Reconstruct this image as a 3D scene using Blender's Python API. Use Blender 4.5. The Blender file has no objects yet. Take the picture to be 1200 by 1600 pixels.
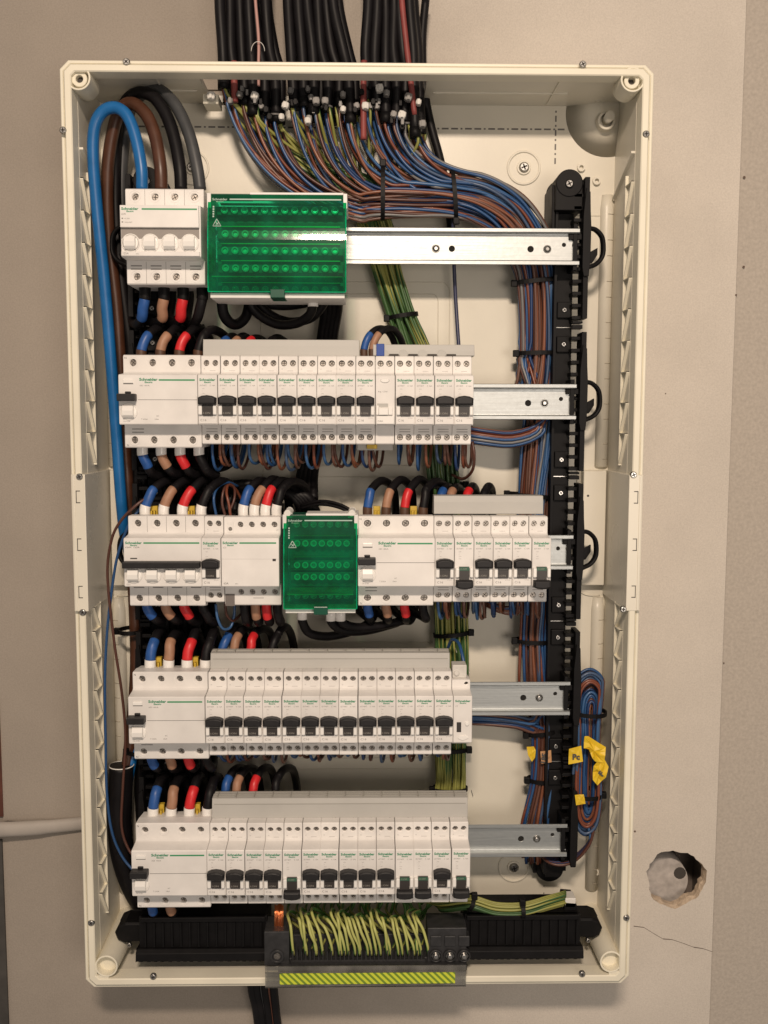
import bpy, bmesh, math, random
from mathutils import Vector, Matrix, Euler
random.seed(7)
S = bpy.context.scene
COL = S.collection
# ------------------------------------------------------------------ camera, world, lamps, exposure
CAM_LOC = (9.40965, 1071.16891, 120.8032)            # x, distance out from the wall plane, z  (millimetres)
CAM_ROT = (1.47556, -0.00217, -0.01626)
FPX = 1507.0
cd = bpy.data.cameras.new('camera'); cam = bpy.data.objects.new('camera', cd); COL.objects.link(cam)
cam.location = (CAM_LOC[0]/1000, -CAM_LOC[1]/1000, CAM_LOC[2]/1000); cam.rotation_euler = CAM_ROT
cd.sensor_fit = 'VERTICAL'; cd.sensor_height = 36; cd.sensor_width = 27; cd.lens = FPX/1600*36
cd.clip_start = 0.02; cd.clip_end = 50
S.camera = cam
W = bpy.data.worlds.new('World'); S.world = W; W.use_nodes = True
bg = W.node_tree.nodes['Background']; bg.inputs[0].default_value = (1.0, .90, .80, 1); bg.inputs[1].default_value = 0.24
def area(name, loc, target, sx, sy, power, col):
    l = bpy.data.lights.new(name, 'AREA'); l.shape = 'RECTANGLE'; l.size = sx; l.size_y = sy; l.energy = power; l.color = col
    o = bpy.data.objects.new(name, l); COL.objects.link(o); o.location = loc
    o.rotation_euler = (Vector(target)-Vector(loc)).to_track_quat('-Z', 'Y').to_euler(); return o
area('ceiling_lamp', (-0.02, -1.56, 0.86), (0.35, 0, -0.9), 0.24, 0.09, 22.5, (1.0, .815, .65))
area('added_fill', (0.55, -1.9, -0.05), (0.3, 0, -0.2), 0.6, 0.5, 6.5, (1.0, .87, .75))  # unseen fill lamp, added to brighten the wall at mid right
S.view_settings.view_transform = 'Standard'; S.view_settings.look = 'None'
S.view_settings.exposure = 0.0; S.view_settings.gamma = 1.0; S.view_settings.use_curve_mapping = False
S.render.resolution_x = 768; S.render.resolution_y = 1024

# ------------------------------------------------------------------ helpers
MM = 0.001
_R = Euler(CAM_ROT, 'XYZ').to_matrix()
def Q(u, v, D):
    """measured photo point + its real distance from the wall -> (x, D, z) in mm"""
    d = _R @ Vector(((u-600)/FPX, -(v-800)/FPX, -1.0))
    t = (-D + CAM_LOC[1]) / d.y
    return Vector((CAM_LOC[0]+t*d.x, D, CAM_LOC[2]+t*d.z))
def QX(u, v, D): return Q(u, v, D).x
def QZ(u, v, D): return Q(u, v, D).z

MATS = {}
def mat(name, col, rough=.5, metal=0, noise=.0, nscale=60, bump=.0, bscale=400, spec=.5, coat=0, spots=None, **kw):
    if name in MATS: return MATS[name]
    m = bpy.data.materials.new(name); m.use_nodes = True; MATS[name] = m
    nt = m.node_tree; b = nt.nodes['Principled BSDF']
    b.inputs['Base Color'].default_value = (*col, 1); b.inputs['Roughness'].default_value = rough
    b.inputs['Metallic'].default_value = metal; b.inputs['Specular IOR Level'].default_value = spec
    if coat: b.inputs['Coat Weight'].default_value = coat
    if noise or bump: tc = nt.nodes.new('ShaderNodeTexCoord')
    if noise:
        n = nt.nodes.new('ShaderNodeTexNoise'); n.inputs['Scale'].default_value = nscale; n.inputs['Detail'].default_value = 5
        geo = nt.nodes.new('ShaderNodeNewGeometry')
        nt.links.new(geo.outputs['Position'], n.inputs['Vector'])
        r = nt.nodes.new('ShaderNodeValToRGB')
        r.color_ramp.elements[0].position = .3; r.color_ramp.elements[1].position = .7
        r.color_ramp.elements[0].color = (*[max(0, c*(1-noise)) for c in col], 1)
        r.color_ramp.elements[1].color = (*[min(1, c*(1+noise*.6)) for c in col], 1)
        nt.links.new(n.outputs['Fac'], r.inputs['Fac']); nt.links.new(r.outputs['Color'], b.inputs['Base Color'])
        mr = nt.nodes.new('ShaderNodeMapRange'); mr.inputs[3].default_value = max(.05, rough-.08); mr.inputs[4].default_value = min(1, rough+.1)
        nt.links.new(n.outputs['Fac'], mr.inputs[0]); nt.links.new(mr.outputs[0], b.inputs['Roughness'])
    if bump:
        n2 = nt.nodes.new('ShaderNodeTexNoise'); n2.inputs['Scale'].default_value = bscale; n2.inputs['Detail'].default_value = 4
        geo2 = nt.nodes.new('ShaderNodeNewGeometry'); nt.links.new(geo2.outputs['Position'], n2.inputs['Vector'])
        bp = nt.nodes.new('ShaderNodeBump'); bp.inputs['Strength'].default_value = bump; bp.inputs['Distance'].default_value = .001
        nt.links.new(n2.outputs['Fac'], bp.inputs['Height']); nt.links.new(bp.outputs[0], b.inputs['Normal'])
    return m
WHITE = mat('device_white_plastic', (.76, .735, .71), .42, noise=.075, nscale=45, bump=.05, bscale=900)
WHITE2 = mat('device_white_knob', (.83, .81, .78), .25, spec=.6)
def tone(m, lo, hi):
    nt = m.node_tree; b = nt.nodes['Principled BSDF']; src = b.inputs['Base Color'].links[0].from_socket
    oi = nt.nodes.new('ShaderNodeObjectInfo'); mr = nt.nodes.new('ShaderNodeMapRange'); mr.inputs[3].default_value = lo; mr.inputs[4].default_value = hi
    vm = nt.nodes.new('ShaderNodeVectorMath'); vm.operation = 'SCALE'
    nt.links.new(oi.outputs['Random'], mr.inputs[0]); nt.links.new(src, vm.inputs[0]); nt.links.new(mr.outputs[0], vm.inputs['Scale']); nt.links.new(vm.outputs[0], b.inputs['Base Color'])
tone(WHITE, .94, 1.04)
GREYP = mat('cover_grey_plastic', (.44, .43, .405), .5, noise=.05, nscale=30, bump=.06, bscale=1200)
CREAM = mat('enclosure_cream_plastic', (.80, .755, .625), .42, noise=.08, nscale=14, bump=.05, bscale=700)
CREAM2 = mat('enclosure_back_plastic', (.74, .70, .60), .36, noise=.08, nscale=11, bump=.05, bscale=500)
BLACK = mat('black_plastic', (.0055, .005, .0055), .5, spec=.18, noise=.3, nscale=80)
LEVER = mat('lever_black_plastic', (.016, .015, .016), .48, spec=.35, noise=.2, nscale=200)
TRIM = mat('window_dark_plastic', (.035, .03, .028), .4)
SHEATH = mat('black_cable_sheath', (.006, .005, .006), .48, spec=.25, noise=.3, nscale=60)
SHEATH2 = mat('grey_cable_sheath', (.055, .057, .060), .45, noise=.2, nscale=60)
BROWNS = mat('brown_cable_sheath', (.075, .028, .014), .38, noise=.25, nscale=60)
BLUES = mat('bright_blue_cable_sheath', (.008, .125, .36), .36, noise=.12, nscale=70)
SBLUE = mat('blue_shrink_sleeve', (.018, .085, .30), .42, noise=.15, nscale=150)
SBEIGE = mat('beige_shrink_sleeve', (.36, .19, .115), .5, noise=.12, nscale=150)
SRED = mat('red_shrink_sleeve', (.62, .020, .025), .4, noise=.1, nscale=150)
SBROWN = mat('brown_boot', (.075, .035, .018), .5)
SPINK = mat('faded_red_conduit', (.25, .05, .045), .55, noise=.2, nscale=60)
WBLUE = [mat('blue_wire_a', (.022, .075, .20), .36), mat('blue_wire_b', (.04, .11, .25), .34), mat('blue_wire_c', (.014, .042, .13), .38), mat('blue_wire_d', (.05, .085, .16), .36)]
WBROWN = [mat('brown_wire_a', (.17, .048, .024), .36), mat('brown_wire_b', (.22, .08, .042), .34), mat('brown_wire_c', (.085, .032, .022), .38), mat('brown_wire_d', (.13, .06, .042), .36)]
WGREY = mat('grey_wire', (.17, .165, .165), .35)
WGREEN = mat('wire_green', (.05, .115, .035), .38)
WYEL = mat('wire_yellow', (.29, .29, .075), .38)
COPPER = mat('copper', (.75, .26, .11), .28, metal=1)
STEEL = mat('screw_steel', (.50, .49, .47), .28, metal=1, noise=.15, nscale=800)
DARKST = mat('terminal_screw_steel', (.36, .33, .30), .38, metal=1, noise=.4, nscale=700)
HOLE = mat('dark_recess', (.05, .043, .038), .7)
BRASS = mat('brass', (.30, .22, .09), .35, metal=1)
GREEN_P = mat('green_print', (.03, .27, .11), .5)
GREENT_P = mat('logo_green_print', (.05, .26, .14), .5)
GREY_P = mat('grey_print', (.20, .19, .185), .6)
DARK_P = mat('dark_print', (.07, .065, .06), .6)
WHITE_P = mat('white_print', (.38, .50, .44), .5)
YELLOW = mat('yellow_tape', (.74, .50, .02), .45, noise=.12, nscale=90)
TANTAPE = mat('tan_tape', (.55, .30, .14), .5, noise=.12, nscale=90)
YCLIP = mat('yellow_clip', (.58, .40, .04), .45)
NAVY = mat('blue_clip', (.015, .06, .30), .35)
BOARD = mat('grey_wall_board', (.40, .345, .30), .85, noise=.06, nscale=20, bump=.35, bscale=900)
CAVITY = mat('cavity_dust', (.16, .13, .11), .9, noise=.3, nscale=60)
PIPE = mat('grey_pipe', (.46, .42, .39), .8, noise=.28, nscale=90, bump=.5, bscale=250)
INNER = mat('block_dark_body', (.10, .11, .105), .4, noise=.3, nscale=200)
CLIP_W = mat('tie_mount_white', (.62, .60, .56), .5, noise=.1, nscale=200)

def metal_rail():
    m = bpy.data.materials.new('galvanised_rail'); m.use_nodes = True; nt = m.node_tree; b = nt.nodes['Principled BSDF']
    b.inputs['Metallic'].default_value = 1; b.inputs['Base Color'].default_value = (.46, .48, .48, 1)
    geo = nt.nodes.new('ShaderNodeNewGeometry'); mp = nt.nodes.new('ShaderNodeMapping'); mp.inputs['Scale'].default_value = (25, 25, 900)
    n = nt.nodes.new('ShaderNodeTexNoise'); n.inputs['Scale'].default_value = 1; n.inputs['Detail'].default_value = 3
    v = nt.nodes.new('ShaderNodeTexVoronoi'); v.inputs['Scale'].default_value = 260
    nt.links.new(geo.outputs['Position'], mp.inputs[0]); nt.links.new(mp.outputs[0], n.inputs['Vector']); nt.links.new(geo.outputs['Position'], v.inputs['Vector'])
    mr = nt.nodes.new('ShaderNodeMapRange'); mr.inputs[3].default_value = .34; mr.inputs[4].default_value = .52
    ad = nt.nodes.new('ShaderNodeMath'); ad.operation = 'ADD'; mu = nt.nodes.new('ShaderNodeMath'); mu.operation = 'MULTIPLY'; mu.inputs[1].default_value = .35
    nt.links.new(v.outputs['Distance'], mu.inputs[0]); nt.links.new(n.outputs['Fac'], ad.inputs[0]); nt.links.new(mu.outputs[0], ad.inputs[1])
    nt.links.new(ad.outputs[0], mr.inputs[0]); nt.links.new(mr.outputs[0], b.inputs['Roughness'])
    bp = nt.nodes.new('ShaderNodeBump'); bp.inputs['Strength'].default_value = .12; bp.inputs['Distance'].default_value = .0006
    nt.links.new(ad.outputs[0], bp.inputs['Height']); nt.links.new(bp.outputs[0], b.inputs['Normal']); return m
RAIL = metal_rail()
def clear_plastic(name, tint, diff, fac_diff, rough=.06):
    m = bpy.data.materials.new(name); m.use_nodes = True; nt = m.node_tree; nt.nodes.clear()
    out = nt.nodes.new('ShaderNodeOutputMaterial'); tr = nt.nodes.new('ShaderNodeBsdfTransparent'); tr.inputs[0].default_value = (*tint, 1)
    di = nt.nodes.new('ShaderNodeBsdfDiffuse'); di.inputs[0].default_value = (*diff, 1)
    gl = nt.nodes.new('ShaderNodeBsdfGlossy'); gl.inputs['Roughness'].default_value = rough
    geo = nt.nodes.new('ShaderNodeNewGeometry'); n = nt.nodes.new('ShaderNodeTexNoise'); n.inputs['Scale'].default_value = 45; n.inputs['Detail'].default_value = 6
    nt.links.new(geo.outputs['Position'], n.inputs['Vector'])
    bp = nt.nodes.new('ShaderNodeBump'); bp.inputs['Strength'].default_value = .05; bp.inputs['Distance'].default_value = .001
    nt.links.new(n.outputs['Fac'], bp.inputs['Height']); nt.links.new(bp.outputs[0], gl.inputs['Normal'])
    mr = nt.nodes.new('ShaderNodeMapRange'); mr.inputs[1].default_value = .35; mr.inputs[2].default_value = .8; mr.inputs[3].default_value = fac_diff*.6; mr.inputs[4].default_value = fac_diff*1.8
    nt.links.new(n.outputs['Fac'], mr.inputs[0])
    m1 = nt.nodes.new('ShaderNodeMixShader'); nt.links.new(mr.outputs[0], m1.inputs[0]); nt.links.new(tr.outputs[0], m1.inputs[1]); nt.links.new(di.outputs[0], m1.inputs[2])
    fr = nt.nodes.new('ShaderNodeFresnel'); fr.inputs[0].default_value = 1.5
    m2 = nt.nodes.new('ShaderNodeMixShader'); nt.links.new(fr.outputs[0], m2.inputs[0]); nt.links.new(m1.outputs[0], m2.inputs[1]); nt.links.new(gl.outputs[0], m2.inputs[2])
    nt.links.new(m2.outputs[0], out.inputs[0]); return m
GREENC = clear_plastic('green_clear_cover', (.03, .72, .36), (.0, .40, .19), .12, .10)
GREENF = clear_plastic('green_clear_edge', (.0, .55, .27), (.0, .66, .31), .5)
CLEARC = clear_plastic('clear_holder', (.75, .75, .72), (.6, .58, .54), .18)
def stripe_mat():
    m = bpy.data.materials.new('green_yellow_stripes'); m.use_nodes = True; nt = m.node_tree; b = nt.nodes['Principled BSDF']
    geo = nt.nodes.new('ShaderNodeNewGeometry'); w = nt.nodes.new('ShaderNodeTexWave'); w.wave_type = 'BANDS'; w.bands_direction = 'DIAGONAL'
    w.inputs['Scale'].default_value = 95; w.inputs['Distortion'].default_value = 0
    mp = nt.nodes.new('ShaderNodeMapping'); mp.inputs['Scale'].default_value = (1, 0, 1)
    nt.links.new(geo.outputs['Position'], mp.inputs[0]); nt.links.new(mp.outputs[0], w.inputs['Vector'])
    r = nt.nodes.new('ShaderNodeValToRGB'); r.color_ramp.interpolation = 'CONSTANT'
    r.color_ramp.elements[0].color = (.16, .26, .03, 1); r.color_ramp.elements[1].position = .45; r.color_ramp.elements[1].color = (.60, .66, .05, 1)
    nt.links.new(w.outputs['Fac'], r.inputs['Fac']); nt.links.new(r.outputs['Color'], b.inputs['Base Color']); b.inputs['Roughness'].default_value = .4
    return m
STRIPE = stripe_mat()
def wall_mat():
    """plasterboard: browner paper on one side of the box, paler on the other, as two tones of the board"""
    m = bpy.data.materials.new('plasterboard'); m.use_nodes = True; nt = m.node_tree; b = nt.nodes['Principled BSDF']; b.inputs['Roughness'].default_value = .85
    geo = nt.nodes.new('ShaderNodeNewGeometry'); sx = nt.nodes.new('ShaderNodeSeparateXYZ'); nt.links.new(geo.outputs['Position'], sx.inputs[0])
    n = nt.nodes.new('ShaderNodeTexNoise'); n.inputs['Scale'].default_value = 5; n.inputs['Detail'].default_value = 5; nt.links.new(geo.outputs['Position'], n.inputs['Vector'])
    ad = nt.nodes.new('ShaderNodeMath'); ad.operation = 'MULTIPLY_ADD'; ad.inputs[1].default_value = .25; nt.links.new(n.outputs['Fac'], ad.inputs[0]); nt.links.new(sx.outputs['X'], ad.inputs[2])
    mr = nt.nodes.new('ShaderNodeMapRange'); mr.interpolation_type = 'SMOOTHSTEP'; mr.inputs[1].default_value = -.05; mr.inputs[2].default_value = .38; nt.links.new(ad.outputs[0], mr.inputs[0])
    mx = nt.nodes.new('ShaderNodeMix'); mx.data_type = 'RGBA'; mx.inputs[6].default_value = (.34, .295, .25, 1); mx.inputs[7].default_value = (.60, .545, .48, 1)
    nt.links.new(mr.outputs[0], mx.inputs[0])
    n3 = nt.nodes.new('ShaderNodeTexNoise'); n3.inputs['Scale'].default_value = 650; n3.inputs['Detail'].default_value = 3; nt.links.new(geo.outputs['Position'], n3.inputs['Vector'])
    mr3 = nt.nodes.new('ShaderNodeMapRange'); mr3.inputs[3].default_value = .80; mr3.inputs[4].default_value = 1.16; nt.links.new(n3.outputs['Fac'], mr3.inputs[0])
    n4 = nt.nodes.new('ShaderNodeTexNoise'); n4.inputs['Scale'].default_value = 14; n4.inputs['Detail'].default_value = 6; nt.links.new(geo.outputs['Position'], n4.inputs['Vector'])
    mr4 = nt.nodes.new('ShaderNodeMapRange'); mr4.inputs[3].default_value = .88; mr4.inputs[4].default_value = 1.10; nt.links.new(n4.outputs['Fac'], mr4.inputs[0])
    mm = nt.nodes.new('ShaderNodeMath'); mm.operation = 'MULTIPLY'; nt.links.new(mr3.outputs[0], mm.inputs[0]); nt.links.new(mr4.outputs[0], mm.inputs[1])
    vm = nt.nodes.new('ShaderNodeVectorMath'); vm.operation = 'SCALE'; nt.links.new(mx.outputs[2], vm.inputs[0]); nt.links.new(mm.outputs[0], vm.inputs['Scale'])
    nt.links.new(vm.outputs[0], b.inputs['Base Color'])
    bp = nt.nodes.new('ShaderNodeBump'); bp.inputs['Strength'].default_value = .25; bp.inputs['Distance'].default_value = .0008
    nt.links.new(n3.outputs['Fac'], bp.inputs['Height']); nt.links.new(bp.outputs[0], b.inputs['Normal']); return m
WALL = wall_mat()

ORG = {}
def tag(o, label=None, cat=None, group=None, kind=None):
    if label: o['label'] = label
    if cat: o['category'] = cat
    if group: o['group'] = group
    if kind: o['kind'] = kind
    return o
def thing(name, label, cat, org=(0, 0, 0), group=None):
    o = bpy.data.objects.new(name, None); COL.objects.link(o); o.empty_display_size = .01
    o.location = (org[0]*MM, -org[1]*MM, org[2]*MM); ORG[o.name] = Vector(org)
    return tag(o, label, cat, group)
class MB:
    def __init__(s): s.v = []; s.f = []; s.m = []; s.sm = []
    def quad(s, vs, m=0, smooth=False):
        b = len(s.v); s.v += [Vector(x) for x in vs]; s.f.append(tuple(range(b, b+len(vs)))); s.m.append(m); s.sm.append(smooth)
    def box(s, x0, x1, d0, d1, z0, z1, m=0, ch=0):
        if ch:
            return s.prism_z([(x0+ch, z0), (x1-ch, z0), (x1, z0+ch), (x1, z1-ch), (x1-ch, z1), (x0+ch, z1), (x0, z1-ch), (x0, z0+ch)], d0, d1, m, inset=ch)
        b = len(s.v); s.v += [Vector((x, d, z)) for x in (x0, x1) for d in (d0, d1) for z in (z0, z1)]
        for f in ((0, 1, 3, 2), (4, 6, 7, 5), (0, 4, 5, 1), (2, 3, 7, 6), (0, 2, 6, 4), (1, 5, 7, 3)):
            s.f.append(tuple(b+i for i in f)); s.m.append(m); s.sm.append(False)
        return s
    def prism_z(s, poly, d0, d1, m=0, inset=0, mtop=None):
        """outline in x,z pushed out along depth; optional bevel on the front edge"""
        n = len(poly); cx = sum(p[0] for p in poly)/n; cz = sum(p[1] for p in poly)/n; b = len(s.v)
        xs = [p[0] for p in poly]; zs = [p[1] for p in poly]; hx = (max(xs)-min(xs))/2; hz = (max(zs)-min(zs))/2
        mx_, mz_ = (max(xs)+min(xs))/2, (max(zs)+min(zs))/2
        rings = [(d0, 0)] + ([(d1-inset, 0), (d1, inset)] if inset else [(d1, 0)])
        for d, i in rings:
            for p in poly: s.v.append(Vector((mx_+(p[0]-mx_)*(1-i/max(hx, .01)), d, mz_+(p[1]-mz_)*(1-i/max(hz, .01)))))
        for r in range(len(rings)-1):
            for k in range(n):
                a = b+r*n+k; c = b+r*n+(k+1) % n; s.f.append((a, c, c+n, a+n)); s.m.append(m); s.sm.append(False)
        s.f.append(tuple(b+k for k in range(n))); s.m.append(m); s.sm.append(False)
        s.f.append(tuple(b+(len(rings)-1)*n+k for k in range(n))); s.m.append(m if mtop is None else mtop); s.sm.append(False)
        return s
    def prism_x(s, poly, x0, x1, m=0):
        """outline in depth,z pushed along x"""
        n = len(poly); b = len(s.v)
        for x in (x0, x1):
            for p in poly: s.v.append(Vector((x, p[0], p[1])))
        for k in range(n): s.f.append((b+k, b+(k+1) % n, b+n+(k+1) % n, b+n+k)); s.m.append(m); s.sm.append(False)
        s.f.append(tuple(b+k for k in range(n))); s.f.append(tuple(b+n+k for k in range(n))); s.m += [m, m]; s.sm += [False, False]
        return s
    def cyl(s, cx, cz, d0, d1, r, m=0, n=20, r1=None, cap=True, smooth=True):
        r1 = r if r1 is None else r1; b = len(s.v)
        for d, rr in ((d0, r), (d1, r1)):
            for k in range(n):
                a = 2*math.pi*k/n; s.v.append(Vector((cx+rr*math.cos(a), d, cz+rr*math.sin(a))))
        for k in range(n): s.f.append((b+k, b+(k+1) % n, b+n+(k+1) % n, b+n+k)); s.m.append(m); s.sm.append(smooth)
        if cap: s.f.append(tuple(b+k for k in range(n))); s.f.append(tuple(b+n+k for k in range(n))); s.m += [m, m]; s.sm += [False, False]
        return s
    def ring(s, cx, cz, d0, d1, ro, ri, m=0, n=28, bev=0):
        prof = [(ro, d0), (ro, d1-bev), (ro-bev, d1), (ri+bev, d1), (ri, d1-bev), (ri, d0)] if bev else [(ro, d0), (ro, d1), (ri, d1), (ri, d0)]
        b = len(s.v); L = len(prof)
        for k in range(n):
            a = 2*math.pi*k/n
            for r, d in prof: s.v.append(Vector((cx+r*math.cos(a), d, cz+r*math.sin(a))))
        for k in range(n):
            for j in range(L): s.f.append((b+k*L+j, b+k*L+(j+1) % L, b+((k+1) % n)*L+(j+1) % L, b+((k+1) % n)*L+j)); s.m.append(m); s.sm.append(False)
        return s
    def tube(s, pts, r, m=0, n=8, caps=True, closed=False, m2=None, twist=.25, flat=1.0):
        P = [Vector(p) for p in pts]; N = len(P); b = len(s.v)
        T = []
        for i in range(N):
            a = P[(i-1) % N] if (closed or i > 0) else P[i]; c = P[(i+1) % N] if (closed or i < N-1) else P[i]
            t = c-a; T.append(t.normalized() if t.length > 1e-9 else Vector((0, 0, 1)))
        up = Vector((0, 1, 0)) if abs(T[0].y) < .9 else Vector((1, 0, 0))
        u = (up - T[0]*up.dot(T[0])).normalized()
        for i in range(N):
            u = (u - T[i]*u.dot(T[i])); u = u.normalized() if u.length > 1e-6 else Vector((1, 0, 0)); w = T[i].cross(u)
            rr = r[i] if isinstance(r, (list, tuple)) else r
            for k in range(n):
                a = 2*math.pi*k/n + (twist*i if m2 is not None else 0); s.v.append(P[i]+u*(rr*math.cos(a)*flat)+w*(rr*math.sin(a)))
        for i in range(N if closed else N-1):
            j = (i+1) % N
            for k in range(n):
                s.f.append((b+i*n+k, b+i*n+(k+1) % n, b+j*n+(k+1) % n, b+j*n+k)); s.sm.append(True)
                s.m.append(m2 if (m2 is not None and k >= n*.5) else m)
        if caps and not closed:
            s.f.append(tuple(b+k for k in range(n))); s.f.append(tuple(b+(N-1)*n+k for k in range(n))); s.m += [m, m]; s.sm += [False, False]
        return s
    def plate(s, x0, x1, z0, z1, D, holes, depth, m=0, mh=1, n=16):
        """flat front x0..x1, z0..z1 at D with real round recesses; holes sorted by x: (cx, cz, r)"""
        holes = sorted(holes); cuts = [x0]
        for a, c in zip(holes, holes[1:]): cuts.append((a[0]+a[2]+c[0]-c[2])/2)
        cuts.append(x1)
        if not holes: s.quad([(x0, D, z0), (x1, D, z0), (x1, D, z1), (x0, D, z1)], m); return s
        for i, (cx, cz, r) in enumerate(holes):
            a0, a1 = cuts[i], cuts[i+1]
            ang = sorted([2*math.pi*k/n for k in range(n)] + [math.atan2(zz-cz, xx-cx) % (2*math.pi) for xx in (a0, a1) for zz in (z0, z1)])
            out = []; inn = []
            for a in ang:
                ca, sa = math.cos(a), math.sin(a); t = 1e9
                if ca > 1e-9: t = min(t, (a1-cx)/ca)
                if ca < -1e-9: t = min(t, (a0-cx)/ca)
                if sa > 1e-9: t = min(t, (z1-cz)/sa)
                if sa < -1e-9: t = min(t, (z0-cz)/sa)
                out.append(Vector((cx+t*ca, D, cz+t*sa))); inn.append(Vector((cx+r*ca, D, cz+r*sa)))
            k = len(ang); b = len(s.v); s.v += out + inn + [Vector((p.x, D-depth, p.z)) for p in inn]
            for j in range(k):
                q = (j+1) % k
                s.f.append((b+j, b+q, b+k+q, b+k+j)); s.m.append(m); s.sm.append(False)
                s.f.append((b+k+j, b+k+q, b+2*k+q, b+2*k+j)); s.m.append(m); s.sm.append(True)
            s.f.append(tuple(b+2*k+j for j in range(k))); s.m.append(mh); s.sm.append(False)
        return s
    def build(s, name, mats, parent=None, label=None, bevel=0, recalc=True):
        if not isinstance(mats, (list, tuple)): mats = [mats]
        if parent is not None: org = ORG[parent.name]
        else:
            lo = Vector([min(v[i] for v in s.v) for i in range(3)]); hi = Vector([max(v[i] for v in s.v) for i in range(3)]); org = (lo+hi)/2
        me = bpy.data.meshes.new(name)
        me.from_pydata([((v[0]-org[0])*MM, -(v[1]-org[1])*MM, (v[2]-org[2])*MM) for v in s.v], [], s.f)
        for m in mats: me.materials.append(m)
        for p, mi, sm in zip(me.polygons, s.m, s.sm): p.material_index = mi; p.use_smooth = sm
        if recalc or bevel:
            bm = bmesh.new(); bm.from_mesh(me)
            if bevel:
                bmesh.ops.remove_doubles(bm, verts=bm.verts, dist=1e-6)
                ed = [e for e in bm.edges if len(e.link_faces) == 2 and e.calc_face_angle(0) > .6]
                bmesh.ops.bevel(bm, geom=ed, offset=bevel*MM, segments=2, affect='EDGES', profile=.5)
            bmesh.ops.recalc_face_normals(bm, faces=bm.faces); bm.to_mesh(me); bm.free()
        o = bpy.data.objects.new(name, me); COL.objects.link(o)
        if parent is not None: o.parent = parent; ORG[o.name] = org
        else: o.location = (org[0]*MM, -org[1]*MM, org[2]*MM); ORG[o.name] = org
        if label: o['label'] = label
        return o
def cr(pts, k=6):
    P = [Vector(p) for p in pts]; P = [P[0]*2-P[1]] + P + [P[-1]*2-P[-2]]; out = []
    for i in range(1, len(P)-2):
        p0, p1, p2, p3 = P[i-1:i+3]
        for j in range(k):
            t = j/k; out.append(.5*((2*p1)+(p2-p0)*t+(2*p0-5*p1+4*p2-p3)*t*t+(3*p1-p0-3*p2+p3)*t*t*t))
    out.append(P[-2]); return out
_font = {}
def text(mb, s, x, z, D, w=None, h=None, m=0, rot=0, bold=0.0, center=False):
    """flat lettering; x,z = lower-left corner (mm), w = overall width, h = cap height"""
    key = (s, bold)
    if key not in _font:
        c = bpy.data.curves.new('lettering', 'FONT'); c.body = s; c.resolution_u = 2; c.offset = bold
        o = bpy.data.objects.new('lettering', c); COL.objects.link(o); dg = bpy.context.evaluated_depsgraph_get()
        me = bpy.data.meshes.new_from_object(o.evaluated_get(dg)); bpy.data.objects.remove(o)
        vs = [v.co.copy() for v in me.vertices]; fs = [tuple(p.vertices) for p in me.polygons]; bpy.data.meshes.remove(me)
        _font[key] = (vs, fs)
    vs, fs = _font[key]
    if not vs: return
    x0 = min(v.x for v in vs); x1 = max(v.x for v in vs); y1 = max(v.y for v in vs); y0 = min(0, min(v.y for v in vs))
    sy = (h/.70) if h else None; sx = (w/(x1-x0)) if w else sy
    if sy is None: sy = sx
    b = len(mb.v); cr_, sr = math.cos(rot), math.sin(rot)
    for v in vs:
        a = (v.x-x0-(.5*(x1-x0) if center else 0))*sx; c = v.y*sy
        mb.v.append(Vector((x+a*cr_-c*sr, D, z+a*sr+c*cr_)))
    for f in fs: mb.f.append(tuple(b+i for i in f)); mb.m.append(m); mb.sm.append(False)
def strip(mb, x0, x1, z0, z1, D, m=0): mb.box(x0, x1, D-.05, D, z0, z1, m)
def dup(root, loc, label=None, group=None):
    r = root.copy(); COL.objects.link(r); r.location = loc
    if label: r['label'] = label
    if group: r['group'] = group
    for ch in list(root.children):
        c = ch.copy(); COL.objects.link(c); c.parent = r
        for g in ch.children:
            d = g.copy(); COL.objects.link(d); d.parent = c
    return r

# ------------------------------------------------------------------ the wall behind
hc = Q(1056, 1373, 48)
wl = MB()
x0, x1, z0, z1 = -1400, 395, -1300, 1300
n = 48; rr = []
for k in range(n):
    a = 2*math.pi*k/n; rr.append((33.0+random.uniform(-1.1, 1.1)+1.5*math.sin(3*a+1)+.9*math.sin(7*a), a))
cells = [(300, 395)]
# main sheet round the ragged hole
HX0, HX1, HZ0, HZ1 = 305, 395, hc.z-60, hc.z+60
for (a, b_, c, d) in ((x0, HX0, z0, z1), (HX0, HX1, z0, HZ0), (HX0, HX1, HZ1, z1)): wl.quad([(a, 48, c), (b_, 48, c), (b_, 48, d), (a, 48, d)])
def rect_hit(a):
    ca, sa = math.cos(a), math.sin(a); t = 1e9
    if ca > 1e-9: t = min(t, (HX1-hc.x)/ca)
    if ca < -1e-9: t = min(t, (HX0-hc.x)/ca)
    if sa > 1e-9: t = min(t, (HZ1-hc.z)/sa)
    if sa < -1e-9: t = min(t, (HZ0-hc.z)/sa)
    return t
corners = [math.atan2(zz-hc.z, xx-hc.x) % (2*math.pi) for xx in (HX0, HX1) for zz in (HZ0, HZ1)]
aa = sorted([a for r, a in rr]+corners)
def rad(a):
    f = a/(2*math.pi)*n; i = int(f) % n; g = f-int(f); return rr[i][0]*(1-g)+rr[(i+1) % n][0]*g
b = len(wl.v); K = len(aa)
for a in aa: t = rect_hit(a); wl.v.append(Vector((hc.x+t*math.cos(a), 48, hc.z+t*math.sin(a))))
for a in aa: r = rad(a); wl.v.append(Vector((hc.x+r*math.cos(a), 48, hc.z+r*math.sin(a))))
for a in aa: r = rad(a)-random.uniform(.5, 2.5)*(1 if math.sin(a) < 0 else .3); wl.v.append(Vector((hc.x+r*math.cos(a), 42, hc.z+r*math.sin(a))))
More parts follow.
